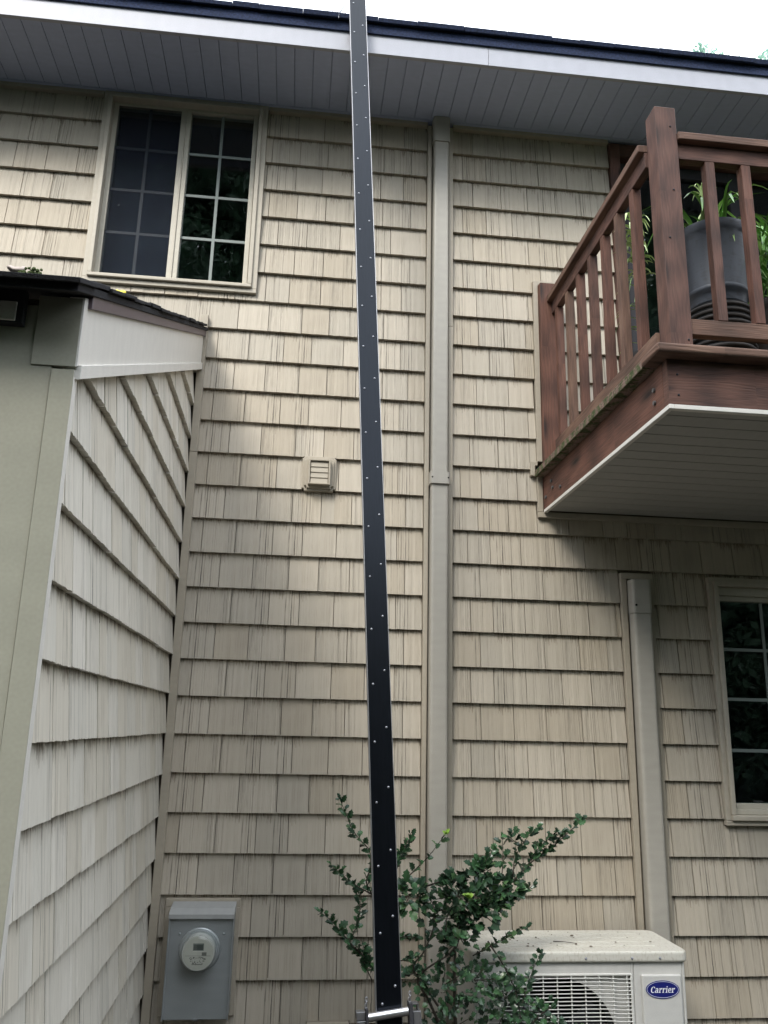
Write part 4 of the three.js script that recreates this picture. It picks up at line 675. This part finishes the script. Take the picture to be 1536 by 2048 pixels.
function tree(pos, label, lumps, n, size, seed, H, m, group) {
  const t = thing('tree', label, 'tree', pos, group), r = rng(seed + 1);
  part('trunk', tube([V(0, 0, 0), V(0.1, H * 0.3, 0.05), V(-0.05, H * 0.6, -0.1), V(0.05, H * 0.93, 0)], 0.018 * H, 14, 9, 0.25), M.bark, t);
  part('branches', join(lumps.map((l) => tube([V(0, l[1] * 0.6, 0), V(l[0] * 0.5, l[1] * 0.85, l[2] * 0.5), V(l[0], l[1], l[2])], 0.005 * H, 6, 5, 0.3))), M.bark, t);
  const c = part('crown', crownGeo(lumps, n, size, seed), m, t); c.userData.kind = 'stuff'; return t;
}
{
  const far = leafMat(0.26, 0.42, 0.33, 0.6, 0.6);  // pale tone of haze and glare put into the leaf colour
  tree([9.6, -0.1, -12], 'tree top with two tufts peeping over the roof at right', [[-0.2, 18.0, 0, 0.42, 1], [-0.2, 18.3, 0, 0.24, 1.1], [0.25, 18.1, 0, 0.3], [0.6, 18.0, 0, 0.26], [-0.3, 17.0, 0, 1.0], [0.7, 16.7, 0.3, 1.0], [0.2, 15.6, -0.3, 1.6], [-0.6, 14.2, 0.5, 2]], 7000, 0.07, 501, 18, far);
  tree([11.6, -0.1, -12], 'tree top rising over the roof at the right edge', [[-0.4, 18.15, 0, 0.5], [-0.1, 18.45, 0, 0.45], [0, 17.3, 0, 1.2], [0.6, 16.4, 0.3, 1.4], [0.2, 15, -0.3, 2]], 6500, 0.07, 502, 18, far);
  const near = leafMat(0.07, 0.15, 0.075, 0.55, 0.45);
  const big = (h, s) => { const r = rng(s), L = []; for (let i = 0; i < 24; i++) { const y = h * (0.1 + 0.84 * (i / 23)), w = 2.6 * Math.sin(Math.PI * (0.25 + 0.66 * i / 23)); L.push([(r() - 0.5) * w * 2, y, (r() - 0.5) * w * 1.4, 1.2 + r() * 0.9]); } return L; };
  [[-7.0, 13, 9], [-3.2, 12, 16], [0.4, 14, 8], [4.4, 14, 8], [8.6, 12.5, 14.5], [10.5, 4, 8], [-9.5, 6.5, 9]].forEach(([x, z, h], i) => tree([x, -0.1, z], ['dark leafy tree across the yard, mirrored at left in the upper window', 'tall dark tree across the yard, mirrored in the upper window', 'broad dark tree across the yard facing the downspout', 'low spreading tree across the yard, mirrored in the lower window', 'dark leafy tree across the yard facing the balcony', 'added unseen tree to the right that blocks low sky light', 'dark tree standing to the left beyond the lean-to extension'][i], big(h, 60 + i), 46000, 0.125, 900 + i, h, near, 'trees across the yard'));  // the tree at far right is added to block low side light
}

{ // added ring of unseen wood that keeps low sky light off the wall
  const r = rng(3100), P = [], a = V(0, 0, 0), b = V(0, 0, 0);
  for (let i = 0; i < 42000; i++) {
    const az = (-112 + r() * 224) * Math.PI / 180, h = 5.6 + 1.7 * noise.noise(az * 4, 1, 3) + 0.8 * noise.noise(az * 13, 5, 2), R = 17 + 1.5 * noise.noise(az * 6, 9, 1) + (r() - 0.5) * 2, y = -0.1 + h * Math.pow(r(), 0.8), o = V(Math.sin(az) * R, y, Math.cos(az) * R);
    a.set(r() - 0.5, r() - 0.5, r() - 0.5).normalize(); b.set(r() - 0.5, r() - 0.5, r() - 0.5).cross(a).normalize(); const s = 0.2 + r() * 0.18;
    const v = [o.clone().addScaledVector(a, -s), o.clone().addScaledVector(b, s * 0.5), o.clone().addScaledVector(a, s), o.clone().addScaledVector(b, -s * 0.5)];
    for (const q of [0, 1, 2, 0, 2, 3]) P.push(v[q].x, v[q].y, v[q].z);
  }
  const g = new THREE.BufferGeometry(); g.setAttribute('position', new THREE.Float32BufferAttribute(P, 3)); g.computeVertexNormals();
  const m = solo('added_wood_ring', g, leafMat(0.08, 0.17, 0.085, 0.6, 0.4), 'added unseen ring of wood that blocks the low sky light', 'added_wood_ring'); m.userData.kind = 'stuff';
}

scene.traverse((o) => { if (o.isMesh) { o.castShadow = true; o.receiveShadow = true; } });
renderer.render(scene, camera);
